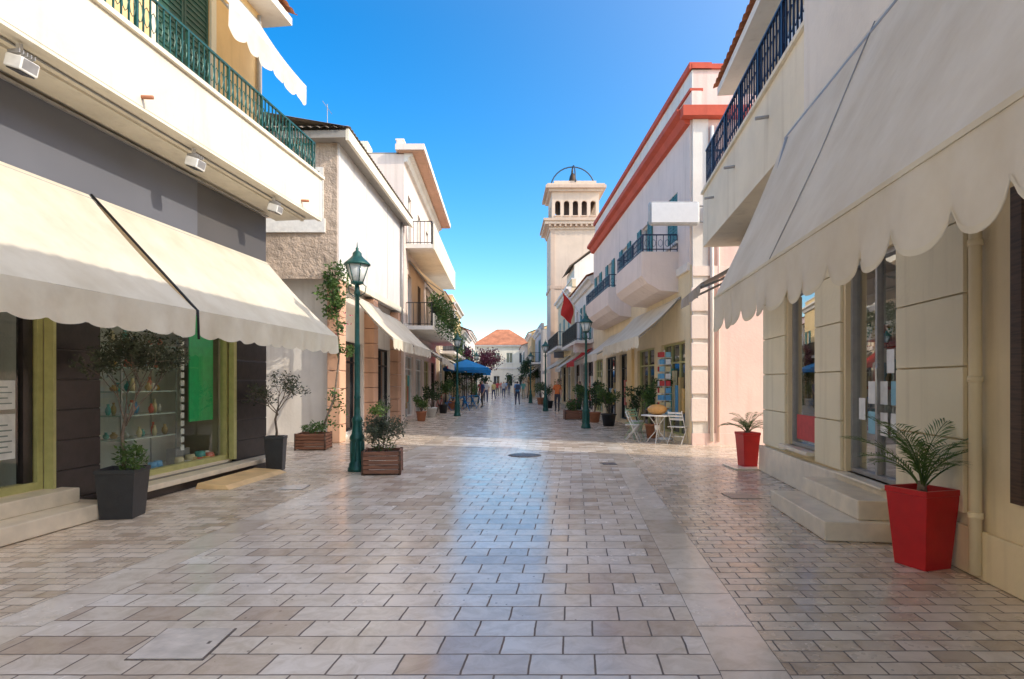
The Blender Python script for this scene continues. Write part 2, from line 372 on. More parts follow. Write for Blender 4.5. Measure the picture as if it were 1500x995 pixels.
def window(g,a0,a1,z0,z1,n=0,frame=WPAINT,shut=None,sill=True,glass=DGLASS,mull=1,rec=.14,trans=None,open_shut=True):
    g.box('glass',glass,a0,a1,n-rec-.02,n-rec,z0,z1)
    t=.055; q=n-rec+.002
    for (x0,x1,y0,y1) in ((a0,a0+t,z0,z1),(a1-t,a1,z0,z1),(a0+t,a1-t,z0,z0+t),(a0+t,a1-t,z1-t,z1)):
        g.box('window_frames',frame,x0,x1,q,q+.05,y0,y1)
    for i in range(mull):
        m=a0+(a1-a0)*(i+1)/(mull+1); g.box('window_frames',frame,m-.025,m+.025,q,q+.045,z0+t,z1-t)
    if trans: g.box('window_frames',frame,a0+t,a1-t,q,q+.04,trans-.025,trans+.025)
    if sill: g.box('sills',WHITE,a0-.08,a1+.08,n-.1,n+.07,z0-.07,z0-.003)
    if shut:
        w=(a1-a0)/2
        for (s0,s1) in (((a0-w,a0-.01),(a1+.01,a1+w)) if open_shut else ((a0+.02,a0+w-.01),(a0+w+.01,a1-.02))):
            off=.012 if open_shut else -.05
            g.box('shutters',shut,s0,s1,n+off,n+off+.03,z0,z1)
            g.box('shutters',shut,s0,s0+.05,n+off+.03,n+off+.045,z0,z1); g.box('shutters',shut,s1-.05,s1,n+off+.03,n+off+.045,z0,z1)
            k=int((z1-z0)/.09)
            for i in range(k):
                zz=z0+(z1-z0)*i/k; g.hexa('shutters',shut,[(s0+.05,n+off+.03,zz),(s1-.05,n+off+.03,zz),(s1-.05,n+off+.046,zz),(s0+.05,n+off+.046,zz),(s0+.05,n+off+.03,zz+.05),(s1-.05,n+off+.03,zz+.05),(s1-.05,n+off+.032,zz+.05),(s0+.05,n+off+.032,zz+.05)])

# ------------------------------------------------------------------ ground
me=bpy.data.meshes.new('ground'); b=bmesh.new()
vs=[b.verts.new(p) for p in ((-600,-600,0),(600,-600,0),(600,900,0),(-600,900,0))]; b.faces.new(vs); b.to_mesh(me); b.free()
o=bpy.data.objects.new('ground',me); COL.objects.link(o); me.materials.append(plaster('ground_stone',(.62,.53,.43)))
def xc(Y):
    if Y<14: return -1.35+.12*Y
    t=Y-14
    if t<6: return .33+.12*t-.0108*t*t
    return .33+.72-.389-.012*(t-6)
PC=paving('marble_slab_paving',.37,.255,(.66,.55,.45),(.89,.82,.74),(.17,.125,.095),.0072)
PB=paving('band_slab_paving',.38,.62,(.72,.63,.53),(.87,.80,.71),(.20,.15,.115),.006,off=0.0)
PS=paving('small_sett_paving',.25,.15,(.60,.48,.36),(.84,.73,.60),(.19,.145,.11),.0066,rough=(.14,.32))
me=bpy.data.meshes.new('street_paving'); b=bmesh.new(); uvl=b.loops.layers.uv.new('UVMap')
Ys=[-14+i*.5 for i in range(0,80)]+[26+i*4 for i in range(25)]
strips=[(-16,-2.52,2),(-2.52,-2.14,1),(-2.14,2.14,0),(2.14,2.52,1),(2.52,16,2)]
for w0,w1,mi in strips:
    for i in range(len(Ys)-1):
        y0,y1=Ys[i],Ys[i+1]
        q=[(w0,y0),(w1,y0),(w1,y1),(w0,y1)]
        f=b.faces.new([b.verts.new((xc(y)+w,y,.004)) for w,y in q]); f.material_index=mi
        for l,(w,y) in zip(f.loops,q): l[uvl].uv=(w+40.37*.5 if mi!=1 else w-w0,y+40)
b.to_mesh(me); b.free()
for m in (PC,PB,PS): me.materials.append(m)
o=bpy.data.objects.new('street_paving',me); COL.objects.link(o)

IRONC=simple('cast_iron_cover',(.18,.15,.13),.45,metal=.5,bump=.5,scale=80,var=.3)
def cover_round(x,y,r):
    g=Grp('manhole_cover',(x,y,0)); 
    g.lathe('rim',IRONC,(0,0,.005),[(r,0),(r,.006),(r-.03,.008)],32)
    g.lathe('lid',IRONC,(0,0,.005),[(r-.04,0),(r-.04,.011),(r-.05,.013)],32)
    for i in range(-4,5):
        hw=math.sqrt(max(0,(r-.07)**2-(i*.07)**2)); g.box('ribs',IRONC,-hw,hw,i*.07-.012,i*.07+.012,.017,.023)
    g.done()
cover_round(.5,13.4,.36)
COVST=simple('stone_cover_slab',(.74,.66,.58),.25,bump=.3,scale=25,var=.15)
def cover_sq(x,y,s,mat=COVST):
    g=Grp('square_drain_cover',(x,y,0))
    g.box('frame',IRONC,-s/2-.012,s/2+.012,-s/2-.012,s/2+.012,.0045,.008)
    g.box('lid',mat,-s/2,s/2,-s/2,s/2,.006,.0125)
    g.box('pick_holes',IRONC,-.02,.02,s/2-.07,s/2-.05,.0126,.013); g.done()
cover_sq(-1.94,3.75,.43); cover_sq(-3.15,9.3,.36); cover_sq(3.35,8.6,.4,simple('rust_cover',(.52,.38,.28),.5)); cover_sq(2.1,12,.25,IRONC)

# ------------------------------------------------------------------ LEFT 1
s1=.13
def gl1(name,at=None): return Grp(name,(-6.22,0,0),(s1,1,0),at=at)
g=gl1('cream_shop_building',at=(-6,6,0))
A1=12.05
ops=[(5.6,7.22,.36,2.75),(7.95,11.0,.24,2.9),(2.0,5.0,.3,2.8)]
uops=[(9.05,10.35,5.72,8.0),(5.6,6.9,5.72,8.0),(2.0,3.3,5.72,8.0)]
g.wall('ground_walls',CREAM,-8,A1,0,4.86,0,.25,ops)
g.wall('upper_walls',ORANGE,-8,A1,4.87,8.7,0,.25,uops)
g.box('upper_core',ORANGE,-8,A1,-8,-.25,4.87,8.7)
g.box('ceiling',INT,-8,A1,-8,-.25,3.2,4.86); g.box('back_wall',INT,-8,A1,-8,-3.6,0,3.2)
g.box('shop_floor',FLOORI,-8,A1-.25,-3.6,-.25,.0,.22); g.box('side_wall',CREAM,A1-.25,A1,-3.6,-.25,0,3.2)
g.box('partition',INT,7.25,7.4,-3.6,-.25,.22,3.2); g.box('display_back',INT,7.9,11.2,-1.15,-1.1,.22,3.0)
for (p0,p1) in ((7.22,7.93),(11.02,12.1)):
    z=.2
    for i in range(8):
        h=.36; g.box('pillar_cladding',BLKST,p0,p1,.0,.07,z,z+h-.012,.008); z+=h
    g.box('pillar_base',BLKST,p0,p1,.0,.05,.19,3.1)
g.box('plinth',BLKST,7.25,12.1,.0,.1,.01,.2)
g.box('window_ledge',MARB,7.85,12.1,.1,.38,.12,.2,.01); g.box('ledge_base',BLKST,7.9,12.1,.1,.34,.01,.12)
g.box('entrance_steps',MARB,3,7.5,.0,.62,.01,.19,.012); g.box('entrance_steps',MARB,3,7.35,.0,.30,.19,.36,.012)
g.pane('glass_pane',GLASS,8.02,10.93,-.115,.3,2.84); g.pane('glass_pane',GLASS,5.65,7.1,-.115,.42,2.7)
for (x0,x1,y0,y1) in ((7.95,8.03,.24,2.9),(10.92,11.0,.24,2.9),(8.03,10.92,.24,.32),(8.03,10.92,2.82,2.9),(7.12,7.2,.36,2.75),(5.6,5.68,.36,2.75),(5.68,7.12,.36,.45)):
    g.box('olive_frames',OLIVE,x0,x1,-.16,-.04,y0,y1)
g.box('olive_frames',OLIVE,7.2,7.24,-.03,.09,.36,2.75); g.box('olive_frames',OLIVE,10.93,11.02,.0,.09,.24,2.9)
g.box('door_leaf_frame',BLKST,6.35,6.43,-.17,-.08,.45,2.7); g.box('door_leaf_frame',BLKST,6.98,7.1,-.17,-.08,.45,2.7)
g.box('door_curtain',simple('dark_curtain',(.03,.026,.022),.9,bump=.3),5.7,7.1,-.7,-.65,.3,2.9)
PAPER=simple('paper_notice',(.80,.80,.78),.7)
INK=simple('ink_print',(.25,.3,.28),.7)
g.box('door_notices',PAPER,6.52,6.9,-.105,-.1,.75,1.25); g.box('door_notices',PAPER,6.62,6.9,-.105,-.1,1.3,1.62)
for i in range(6): g.box('door_notices',INK,6.56,6.86-.05*(i%2),-.099,-.098,.82+.06*i,.835+.06*i)
for i in range(4): g.box('door_notices',INK,6.66,6.86-.05*(i%2),-.099,-.098,1.36+.06*i,1.372+.06*i)
GREENP=simple('green_display_panel',(.02,.50,.15),.5)
g.box('green_panels',GREENP,8.06,8.3,-.35,-.33,.6,2.8); g.box('green_panels',GREENP,10.15,10.8,-.24,-.22,.95,2.8); g.box('green_panels',GREENP,8.35,8.75,-1.08,-1.06,.3,2.9)
SHG=simple('shelf_glass',(.55,.65,.6),.1)
for z in (.75,1.1,1.45,1.8,2.15):
    g.box('shelves',SHG,8.8,10.0,-.8,-.35,z,z+.018)
for a in (8.8,10.0):
    for n in (-.8,-.35): g.box('shelves',STEEL,a-.01,a+.01,n-.01,n+.01,.22,2.3)
cols=[simple('ware_%d'%i,c,.3) for i,c in enumerate([(.7,.6,.35),(.12,.38,.65),(.65,.15,.1),(.75,.72,.65),(.5,.35,.15),(.12,.42,.38),(.7,.42,.12)])]
for z in (.77,1.12,1.47,1.82,2.17):
    for i in range(8):
        r=R.uniform(.035,.06); h=R.uniform(.08,.22)
        g.lathe('wares',R.choice(cols),(8.88+i*.145,-.55+R.uniform(-.12,.12),z),[(r*.6,0),(r,h*.35),(r*.9,h*.6),(r*.4,h*.8),(r*.5,h)],10)
for i in range(22):
    r=R.uniform(.05,.11); h=R.uniform(.05,.18)
    g.lathe('wares',R.choice(cols),(8.15+R.uniform(0,2.6),-.3+R.uniform(-.04,.08),.24),[(r*.6,0),(r,h*.5),(r*.8,h)],10)
g.box('display_plinth',WPAINT,8.1,10.9,-.9,-.18,.221,.24); g.box('display_cube',GREYM,10.1,10.45,-.6,-.42,.24,.5)
for k in range(18):
    g.box('display_chain',WPAINT,9.95,10.03,-.25,-.23,.5+k*.13,.59+k*.13)
g.box('fascia_sign',FASC,-8,9.88,.002,.1,3.9,4.80); g.box('fascia_sign_end',FASC2,9.9,A1,.002,.085,3.9,4.80)
g.box('fascia_trim',GREYM,-8,A1,.1,.14,4.80,4.83)
g.box('balcony_slab',CREAM_L,-8,12.6,.0,.98,4.88,5.68); g.box('balcony_coping',CREAM_L,-8,12.64,-.0,1.03,5.681,5.74)
g.box('balcony_drip',CREAM_L,-8,12.6,.90,.975,4.84,4.879); g.box('balcony_drip',CREAM_L,-8,12.6,.55,.6,4.85,4.879)
g.tube('conduit',GREYM,[(-8,.72,4.865),(12.4,.72,4.865)],.012,5)
for a in (7.5,11.7): g.tube('drain_spouts',TERRA,[(a,.9,5.0),(a,1.12,4.98)],.025,8)
railing(g,-6,12.45,.9,5.74,.62,GIRON,returns=.02)
for (x0,x1,y0,y1) in uops:
    window(g,x0,x1,y0+.03,y1,frame=DGREEN,shut=DGREEN,sill=False,open_shut=False)
    g.box('door_surround',CREAM_L,x0-.14,x0-.002,0,.04,y0,y1+.15); g.box('door_surround',CREAM_L,x1+.002,x1+.14,0,.04,y0,y1+.15)
g.box('eave_soffit',WHITE,-8,12.4,-8,.45,8.7,8.85)
tiles(g,'roof_tiles',TILE,-8,12.45,.55,8.88,-4,10.6)
g.prism('roof_body',WHITE,[(.4,8.851),(-4,10.5),(-8,8.851)],-8,12.35)
g.tube('rainpipe',GREYM,[(11.85,.06,8.6),(11.85,.06,5.75)],.04,8)
g.done()
g=gl1('shop_awning',at=(-5,5,3)); awning(g,-4,7.68,.12,3.92,1.55,2.47,.34,FCREAM,sw=.42,sd=.05,sag=.04,seed=1); g.done()
g=gl1('shop_awning',at=(-5,9,3)); awning(g,7.74,12.02,.12,3.92,1.55,2.47,.34,FCREAM,sw=.42,sd=.05,sag=.04,seed=2)
g.tube('seam',KIRON,[(7.71,.13,3.93),(7.71,1.56,2.46),(7.71,1.57,2.12)],.016,5); g.done()
g=gl1('balcony_awning',at=(-4,10,8)); awning(g,9.2,11.75,.05,8.5,1.05,7.15,.42,FWHITE,sw=.42,sd=.09,sag=.05,seed=3); g.done()
g=gl1('balcony_awning',at=(-4,5,8)); awning(g,4.6,7.6,.05,8.5,1.05,7.15,.42,FWHITE,sw=.42,sd=.09,sag=.05,seed=3); g.done()
for (a,n) in ((6.07,.8),(8.75,.8),(11.0,.8)):
    g=gl1('floodlight'); g.at=g.P(a,n,4.7)
    g.box('bracket',WPAINT,a-.02,a+.02,n-.02,n+.02,4.74,4.86)
    g.hexa('housing',WPAINT,[(a-.10,n-.08,4.62),(a+.10,n-.08,4.62),(a+.10,n+.1,4.56),(a-.10,n+.1,4.56),(a-.10,n-.05,4.74),(a+.10,n-.05,4.74),(a+.10,n+.13,4.68),(a-.10,n+.13,4.68)],.01)
    g.hexa('lens',DGLASS,[(a-.085,n-.06,4.612),(a+.085,n-.06,4.612),(a+.085,n+.08,4.566),(a-.085,n+.08,4.566),(a-.085,n-.06,4.60),(a+.085,n-.06,4.60),(a+.085,n+.08,4.552),(a-.085,n+.08,4.552)])
    g.hexa('front_grille',GREYM,[(a-.08,n+.102,4.58),(a+.08,n+.102,4.58),(a+.08,n+.106,4.58),(a-.08,n+.106,4.58),(a-.08,n+.128,4.67),(a+.08,n+.128,4.67),(a+.08,n+.134,4.67),(a-.08,n+.134,4.67)])
    for k in range(5): g.box('fins',GREYM,a-.09+.042*k,a-.08+.042*k,n-.04,n+.09,4.73,4.765)
    g.done()
g=gl1('stone_ramp'); g.at=g.P(10,.6,0)
g.hexa('slab',simple('ochre_stone',(.74,.50,.24),.55,bump=.3,var=.2,scale=12),[(9.3,.45,.005),(11.1,.42,.005),(11.1,1.0,.005),(9.3,1.0,.005),(9.35,.45,.085),(11.05,.42,.085),(11.05,.9,.06),(9.35,.9,.06)],.01); g.done()

# ------------------------------------------------------------------ LEFT 2 stucco house
g=Grp('stucco_corner_building',(-4.91,0,0),(.04,1,0),at=(-5.5,20,0))
g.box('street_wall',LILAC,16.1,24.4,-.25,0,4.36,7.85)
for a in (18.9,21.7): 
    g.box('panel_joints',GREYP,a,a+.03,.0,.012,4.55,7.8)
g.box('core',STUCCO,16.1,24.4,-9,-.25,4.36,7.85)
g.wall('ground_wall',WHITE,16.4,24.4,0,4.355,-.3,.25,[(17.2,19.6,.15,2.8),(20.4,23.4,.15,2.8)])
for (x,y) in ((17.2,19.6),(20.4,23.4)): window(g,x,y,.16,2.8,n=-.3,mull=2,frame=KIRON,sill=False,trans=2.2)
g.box('ground_core',WHITE,16.4,24.4,-9,-.55,0,4.355)
for a in (16.12,19.75,23.5):
    z=0.01
    for i in range(9):
        g.box('pillars',SALMON,a,a+.55,-.32,.02,z,z+.46,.015); z+=.475
g.frame((0,16.1,0),(1,0,0),(0,-1,0))
g.wall('stucco_wall',STUCCO,-9,-4.30,4.30,7.85,.0,-.07,[(-5.7,-4.75,5.9,7.1)])
g.box('stucco_returns',WHITE,-5.66,-4.79,.002,.03,5.94,7.06)
g.box('window_panel',WPAINT,-6.2,-4.6,.07,.14,5.5,5.86); 
g.wall('window_surround',WPAINT,-5.8,-4.65,5.86,7.2,.11,.1,[(-5.7,-4.75,5.9,7.1)])
g.frame((-4.91,0,0),(.04,1,0))
g.box('roof_slab',CONC,15.7,24.6,-9,.3,7.851,8.04); g.box('eave_board',CREAM_L,15.7,24.6,.3,.38,7.78,8.07)
tiles(g,'roof_tiles',TILEB,15.65,24.5,.42,8.08,-4,8.9)
g.frame((0,15.85,0),(1,0,0),(0,-1,0)); tiles(g,'roof_edge_tiles',TILEB,-9,-4.0,.25,8.06,-.3,8.3)
g.frame((-4.91,0,0),(.04,1,0))
g.box('soffit_band',CREAM_L,16.05,24.4,.0,.06,4.3,4.5)
g.tube('rainpipe',GREYM,[(23.9,.07,7.8),(23.9,.07,3.2)],.05,8)
g.tube('antenna',GREYM,[(17,-.6,8.2),(17,-.6,9.3)],.012,5); g.tube('antenna',GREYM,[(16.6,-.6,9.2),(17.4,-.6,9.2)],.008,4)
g.done()
g=Grp('shopfront_awning',(-4.91,0,0),(.04,1,0),at=(-4.2,19,3)); awning(g,17.4,20.4,-.02,4.1,1.15,2.85,.32,FCREAM,seed=4,sd=.08); g.done()
g=Grp('shopfront_awning',(-4.91,0,0),(.04,1,0),at=(-4.2,22,3)); awning(g,20.6,24.2,-.02,4.0,1.15,2.85,.32,FCREAM,seed=5,sd=.08); g.done()

# ------------------------------------------------------------------ generic row building
def rowb(name,side,x0,a0,a1,h,wm,floors,slope=0,shut=TEAL,roof='flat',bal=(),trim=WHITE,awn=None,depth=9,sp=2.6,rail=KIRON,gm=None,seed=1,baln=.9,cornice=None,ps=.85):
    rr=random.Random(seed)
    g=Grp(name,(x0,0,0),(slope,1,0),n=(1,-slope,0) if side<0 else (-1,slope,0))
    g.at=g.P((a0+a1)/2,-2,0)
    k=max(1,int((a1-a0)/sp)); cw=(a1-a0)/k; g0=floors[0]; ops=[];gops=[]
    for i in range(k):
        c=a0+cw*(i+.5)
        gops.append((c-cw*.37,c+cw*.37,.15,2.7))
    for fi,z in enumerate(floors):
        for i in range(k):
            c=a0+cw*(i+.5)
            door=fi in bal
            ops.append((c-.5,c+.5,z+(.05 if door else .85),z+2.2))
    g.wall('ground_wall',gm or wm,a0,a1,0,g0,0,.25,gops); g.wall('upper_wall',wm,a0,a1,g0+.002,h,0,.25,ops)
    g.box('core',wm,a0,a1,-depth,-.25,0,h)
    for o in gops:
        window(g,*o,frame=rr.choice([KIRON,WPAINT,WOODD,OLIVE]),sill=False,mull=rr.choice([1,2]),trans=2.15)
        if rr.random()<.5:
            for q in range(5):
                aa=o[0]+.2+q*.3
                if aa<o[1]-.2: g.box('shop_goods',rr.choice(cols),aa,aa+.2,-.12,-.03,.5+rr.random()*.5,1.3+rr.random()*.7)
    for o in ops: window(g,*o,shut=shut if rr.random()<ps else None,open_shut=rr.random()<.45,sill=(o[3]-o[2])<1.6)
    g.box('string_course',trim,a0,a1,.0,.07,g0-.14,g0+.06)
    c=cornice or trim
    g.prism('cornice',c,[(0,h-.32),(.12,h-.3),(.2,h-.12),(.34,h-.06),(.34,h+.06),(0,h+.06)],a0-.02,a1+.02)
    if roof=='flat':
        g.box('parapet',wm,a0,a1,-.3,-.05,h+.06,h+.55); g.box('parapet_coping',c,a0,a1,-.34,0.0,h+.551,h+.62); g.box('roof_deck',CONC,a0,a1,-depth,-.3,h,h+.06)
    else:
        tiles(g,'roof_tiles',TILE,a0-.1,a1+.1,.42,h+.08,-depth/2,h+1.9)
        g.prism('roof_gable',wm,[(.3,h+.06),(-depth/2,h+1.85),(-depth,h+.06)],a0,a1)
    for fi in bal:
        z=floors[fi]
        g.box('balcony_slab',trim,a0+.4,a1-.4,0,baln,z-.16,z); railing(g,a0+.45,a1-.45,baln-.05,z,.95,rail,style='bars',sp=.14,returns=.02)
    if awn:
        for i,(m,z1,z2,pr) in enumerate(awn):
            s=a0+(a1-a0)*i/len(awn); e=a0+(a1-a0)*(i+1)/len(awn)
            awning(g,s+.2,e-.2,.02,z1,pr,z2,.28,m,sd=.07,part='awning_%d'%i,seed=seed+i)
    return g
def rdetail(g,a,n,z,txt,w=.7,h=.45):
    g.box('projecting_sign',txt,a-.03,a+.03,n,n+w,z,z+h); g.tube('sign_bracket',KIRON,[(a,0,z+h+.05),(a,n+w,z+h+.05)],.012,4)

g=rowb('pink_apartment_building',-1,-3.9,24.5,36.5,10.7,PINKL,[3.9,7.2],bal=(0,1),sp=3,shut=WOODD,roof='flat',trim=WHITE,seed=3,awn=[(FCREAM,3.5,2.6,1.5),(FWHITE,3.5,2.5,1.4),(FRED,3.4,2.6,1.0)],baln=1.1,ps=.4)
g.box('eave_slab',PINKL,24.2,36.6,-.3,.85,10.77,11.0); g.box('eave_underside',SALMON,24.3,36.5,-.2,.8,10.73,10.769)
g.box('parapet_wall',CREAM_L,24.9,36.1,1.11,1.16,7.0,8.05); g.box('parapet_wall',CREAM_L,24.9,36.1,1.11,1.15,3.72,4.4)
awning(g,25.5,31,.05,6.7,1.5,5.4,.3,FORG,part='mid_awning',seed=9); awning(g,31.3,36,.05,6.5,1.4,5.3,.3,FWHITE,part='far_awning',seed=10)
g.box('chimney',CREAM_L,27,28,-3,-2,11,12.2); g.done()
g=rowb('cream_balcony_building',-1,-3.75,36.7,46,6.9,CREAM,[3.5],bal=(0,),seed=4,roof='tile',awn=[(FWHITE,3.3,2.5,1.5),(FCREAM,3.3,2.5,1.4)]); rdetail(g,38,.1,3.4,FASC); g.done()
g=rowb('yellow_row_building',-1,-3.7,46.2,55,7.6,YEL,[3.5],bal=(0,),seed=5,awn=[(FBLUE,3.2,2.4,1.5),(FWHITE,3.2,2.4,1.5)]); g.done()
g=rowb('white_row_building',-1,-3.6,55.2,68,6.2,WHITE,[3.3],seed=6,roof='tile',awn=[(FCREAM,3.1,2.4,1.5),(FBLUE,3.1,2.4,1.5)]); g.done()
g=rowb('pink_row_building',-1,-3.7,68.2,84,7.2,PINKL,[3.6],seed=7,roof='tile',awn=[(FWHITE,3.1,2.4,1.5),(FCREAM,3.1,2.4,1.5)]); g.done()

# ------------------------------------------------------------------ RIGHT 1
def gr1(name,at=None): return Grp(name,(3.2,0,0),(.14,1,0),n=(-1,.14,0),at=at)
g=gr1('beige_shop_building',at=(5,5,0))
E=11.2
ops=[(1.5,4.55,.75,3.0),(6.42,7.7,.5,3.05),(8.7,9.9,.62,3.0)]
uo=[(6.6,7.7,4.95,6.6),(9.2,10.2,4.95,6.6),(2.5,3.6,4.95,6.6)]
g.wall('ground_walls',BEIGE,-8,E,0,4.06,0,.25,ops); g.wall('upper_walls',CREAM_L,-8,E,4.07,7.0,0,.25,uo)
g.box('upper_core',CREAM_L,-8,E,-7,-.25,3.3,7.0); g.box('back_core',INT,-8,E,-7,-3.2,0,3.29)
g.box('shop_floor',FLOORI,-8,E-.25,-3.2,-.25,0,.48); g.box('side_wall',BEIGE,E-.25,E,-3.2,-.25,0,3.29)
def panel(a0,a1,z0,z1,mat=PANEL):
    k=round((z1-z0)/.62)
    for i in range(k):
        za=z0+(z1-z0)*i/k; g.box('stone_panels',mat,a0,a1,.002,.04,za,za+(z1-z0)/k-.014,.005)
panel(5.22,6.36,.5,3.6); panel(7.76,8.64,.5,3.6); panel(9.96,11.18,.5,3.6)
g.box('plinth',MARB,6.4,E+.02,.0,.1,.01,.47,.01); g.box('plinth',BEIGE,-8,6.38,.0,.04,.01,.4)
g.box('window_sill',MARB,8.66,9.94,-.05,.14,.56,.62,.01)
g.pane('glass_pane',GLASSR,6.47,7.65,-.115,.55,3.0); g.pane('glass_pane',GLASSR,8.75,9.85,-.095,.66,2.96); g.pane('glass_pane',GLASSR,1.55,4.5,-.115,.8,2.95)
for (x0,x1,y0,y1) in ops:
    for q in ((x0,x0+.05,y0,y1),(x1-.05,x1,y0,y1),(x0+.05,x1-.05,y0,y0+.05),(x0+.05,x1-.05,y1-.05,y1)): g.box('metal_frames',GREYM,q[0],q[1],-.15,-.06,q[2],q[3])
g.box('metal_frames',WOODD,4.5,4.62,-.04,.05,.7,3.05)
g.box('metal_frames',GREYM,7.02,7.07,-.14,-.07,.55,3.0)
g.tube('door_handle',STEEL,[(6.95,-.06,1.2),(6.95,-.03,1.25),(6.95,-.03,1.75),(6.95,-.06,1.8)],.014,6)
BLUEP=simple('blue_poster_print',(.25,.5,.62),.6); REDP=simple('red_poster_print',(.55,.06,.06),.6)
for i,(a,z,m) in enumerate([(6.6,1.0,PAPER),(6.6,1.35,BLUEP),(6.85,1.0,PAPER),(6.85,1.35,PAPER),(7.15,1.0,BLUEP),(7.15,1.35,PAPER),(7.4,1.15,PAPER),(6.7,1.7,PAPER)]): g.box('door_posters',m,a,a+.17,-.105,-.102,z,z+.26)
g.box('window_stickers',REDP,8.85,9.75,-.085,-.083,.72,1.1)
g.box('display_base',WPAINT,8.7,9.9,-.8,-.3,.481,.7)
for i in range(14):
    r=R.uniform(.04,.09); h=R.uniform(.15,.5); g.lathe('display_goods',R.choice(cols),(8.8+R.random()*1.0,-.45+R.uniform(-.1,.1),.7),[(r*.6,0),(r,h*.5),(r*.5,h)],10)
for z in (.9,1.5,2.1): g.box('interior_shelves',REDP,6.4,9.9,-1.15,-.85,z,z+.04)
g.box('interior_screen',INT,6.0,10.4,-1.27,-1.17,.48,3.2)
for i in range(60):
    r=R.uniform(.05,.1); h=R.uniform(.15,.4); g.lathe('display_goods',R.choice(cols),(6.5+R.random()*3.3,-1.0,R.choice((.94,1.54,2.14))),[(r*.8,0),(r,h*.5),(r*.5,h)],8)
g.box('entrance_steps',MARB,6.1,7.95,.1,.82,.01,.2,.012); g.box('entrance_steps',MARB,6.22,7.85,.1,.46,.201,.4,.012)
g.box('entrance_steps',MARB,6.42,7.7,-.1,.16,.47,.5,.006)
g.tube('downpipe',BEIGE,[(5.0,.07,.05),(5.0,.07,4.0)],.045,10)
for z in (.5,1.6,2.7,3.6): g.lathe('pipe_collars',BEIGE,(5.0,.07,z),[(.055,0),(.055,.05)],12)
g.box('balcony_slab',CREAM_L,5.8,11.35,.0,1.05,4.1,5.08); g.box('balcony_coping',CREAM_L,5.8,11.38,.0,1.09,5.081,5.13)
g.box('near_balcony',WHITE,-8,5.78,.0,1.12,4.07,5.75); g.box('near_balcony_coping',WHITE,-8,5.80,.0,1.16,5.751,5.82)
railing(g,5.85,11.3,1.0,5.13,.75,BIRON,returns=.02)
for a in (7.2,8.9,10.4): g.tube('drain_spouts',GREYM,[(a,1.0,4.75),(a,1.2,4.73)],.022,8)
for a in (3.2,4.6): g.tube('drain_spouts',GREYM,[(a,1.0,5.05),(a,1.27,5.03)],.025,8)
for (x0,x1,y0,y1) in uo: window(g,x0,x1,y0+.2,y1,shut=None,frame=WPAINT,sill=False)
g.box('ac_unit',WPAINT,7.9,8.7,.05,.4,5.9,6.5,.02); g.box('ac_bracket',GREYM,8.0,8.6,.0,.38,5.86,5.9)
g.box('eave_slab',WHITE,-8,11.6,-7,.75,7.0,7.14)
tiles(g,'roof_tiles',TILE,-8,11.65,.82,7.16,-3.2,8.5)
g.prism('roof_body',WHITE,[(.7,7.141),(-3.2,8.45),(-7,7.141)],-8,11.55)
g.box('wall_lamp',KIRON,9.7,9.85,.0,.2,3.75,3.95,.02)
g.done()
g=gr1('scalloped_awning',at=(3,3,3)); awning(g,-1,6.1,1.17,4.13,1.88,2.47,.37,FWHITE,sw=.37,sd=.15,sag=.05,trim=FCREAM,seed=7,top_r=.018)
g.tube('seam',GREYM,[(4.2,1.17,4.14),(4.2,1.53,3.24),(4.2,1.885,2.46)],.005,4)
g.box('canopy_hem',FCREAM,-1,6.1,1.875,1.89,2.45,2.475); g.done()
g=gr1('taupe_awning',at=(4,10.5,3.5)); awning(g,9.3,11.3,.06,4.02,1.45,3.12,.18,FGREY,sw=.5,sd=.02,seed=8); g.done()

# ------------------------------------------------------------------ RIGHT 2 pink/red
g=rowb('pink_red_trim_building',1,4.9,15.7,31.5,8.5,PINKL,[4.6],shut=TEAL,seed=11,sp=3.1,slope=-.006,cornice=REDT,trim=WHITE,roof='flat',gm=BEIGE)
g.box('upper_parapet',WHITE,15.72,31.4,-.5,-.06,9.12,9.6); g.box('upper_parapet_coping',REDT,15.66,31.5,-.55,.02,9.601,9.76)
g.frame((0,15.7,0),(1,0,0),(0,-1,0))
g.box('end_cornice',REDT,4.55,11,.0,.3,8.3,8.56); g.box('end_parapet',PINK,4.9,11,-.28,-.02,8.561,9.6); g.box('end_parapet_coping',REDT,4.85,11,-.32,.05,9.601,9.72)
g.box('end_wall_render',PINK,5.25,11,.0,.05,.3,8.29); g.box('corner_pilaster',WHITE,4.86,5.25,.0,.08,.3,8.29); g.box('end_plinth',PINK,4.84,11,.0,.1,.0,.3)
g.box('end_band',PINKL,4.84,11,.08,.13,4.3,4.55)
g.tube('downpipes',WHITE,[(5.33,.12,.1),(5.33,.12,8.1)],.05,8); g.tube('downpipes',PINK,[(5.5,.1,.1),(5.5,.1,8.1)],.04,8)
for z in (.6,1.3,2,2.7,3.4): g.box('pilaster_blocks',PINKL,4.8,5.22,.08,.14,z,z+.6,.02)
g.frame((4.9,0,0),(-.006,1,0),(-1,-.006,0))
for (b0,b1,zz,pr) in ((16.7,20.3,4.6,1.0),(22.6,28.5,4.55,.85)):
    g.prism('balcony_body',PINKL,[(0,zz-.55),(pr*.5,zz-.5),(pr*.85,zz-.3),(pr,zz-.1),(pr,zz+.55),(pr-.08,zz+.55),(pr-.08,zz+.02),(0,zz+.02)],b0,b1)
    g.box('balcony_side',PINKL,b0,b0+.08,.0,pr-.08,zz+.02,zz+.55); g.box('balcony_side',PINKL,b1-.08,b1,.0,pr-.08,zz+.02,zz+.55)
    railing(g,b0+.04,b1-.04,pr-.04,zz+.55,.48,BIRON,returns=.02,sp=.16)
awning(g,16.4,22.0,.03,3.9,1.15,2.85,.34,FCREAM,sw=.3,sd=.1,part='awning_near',seed=12)
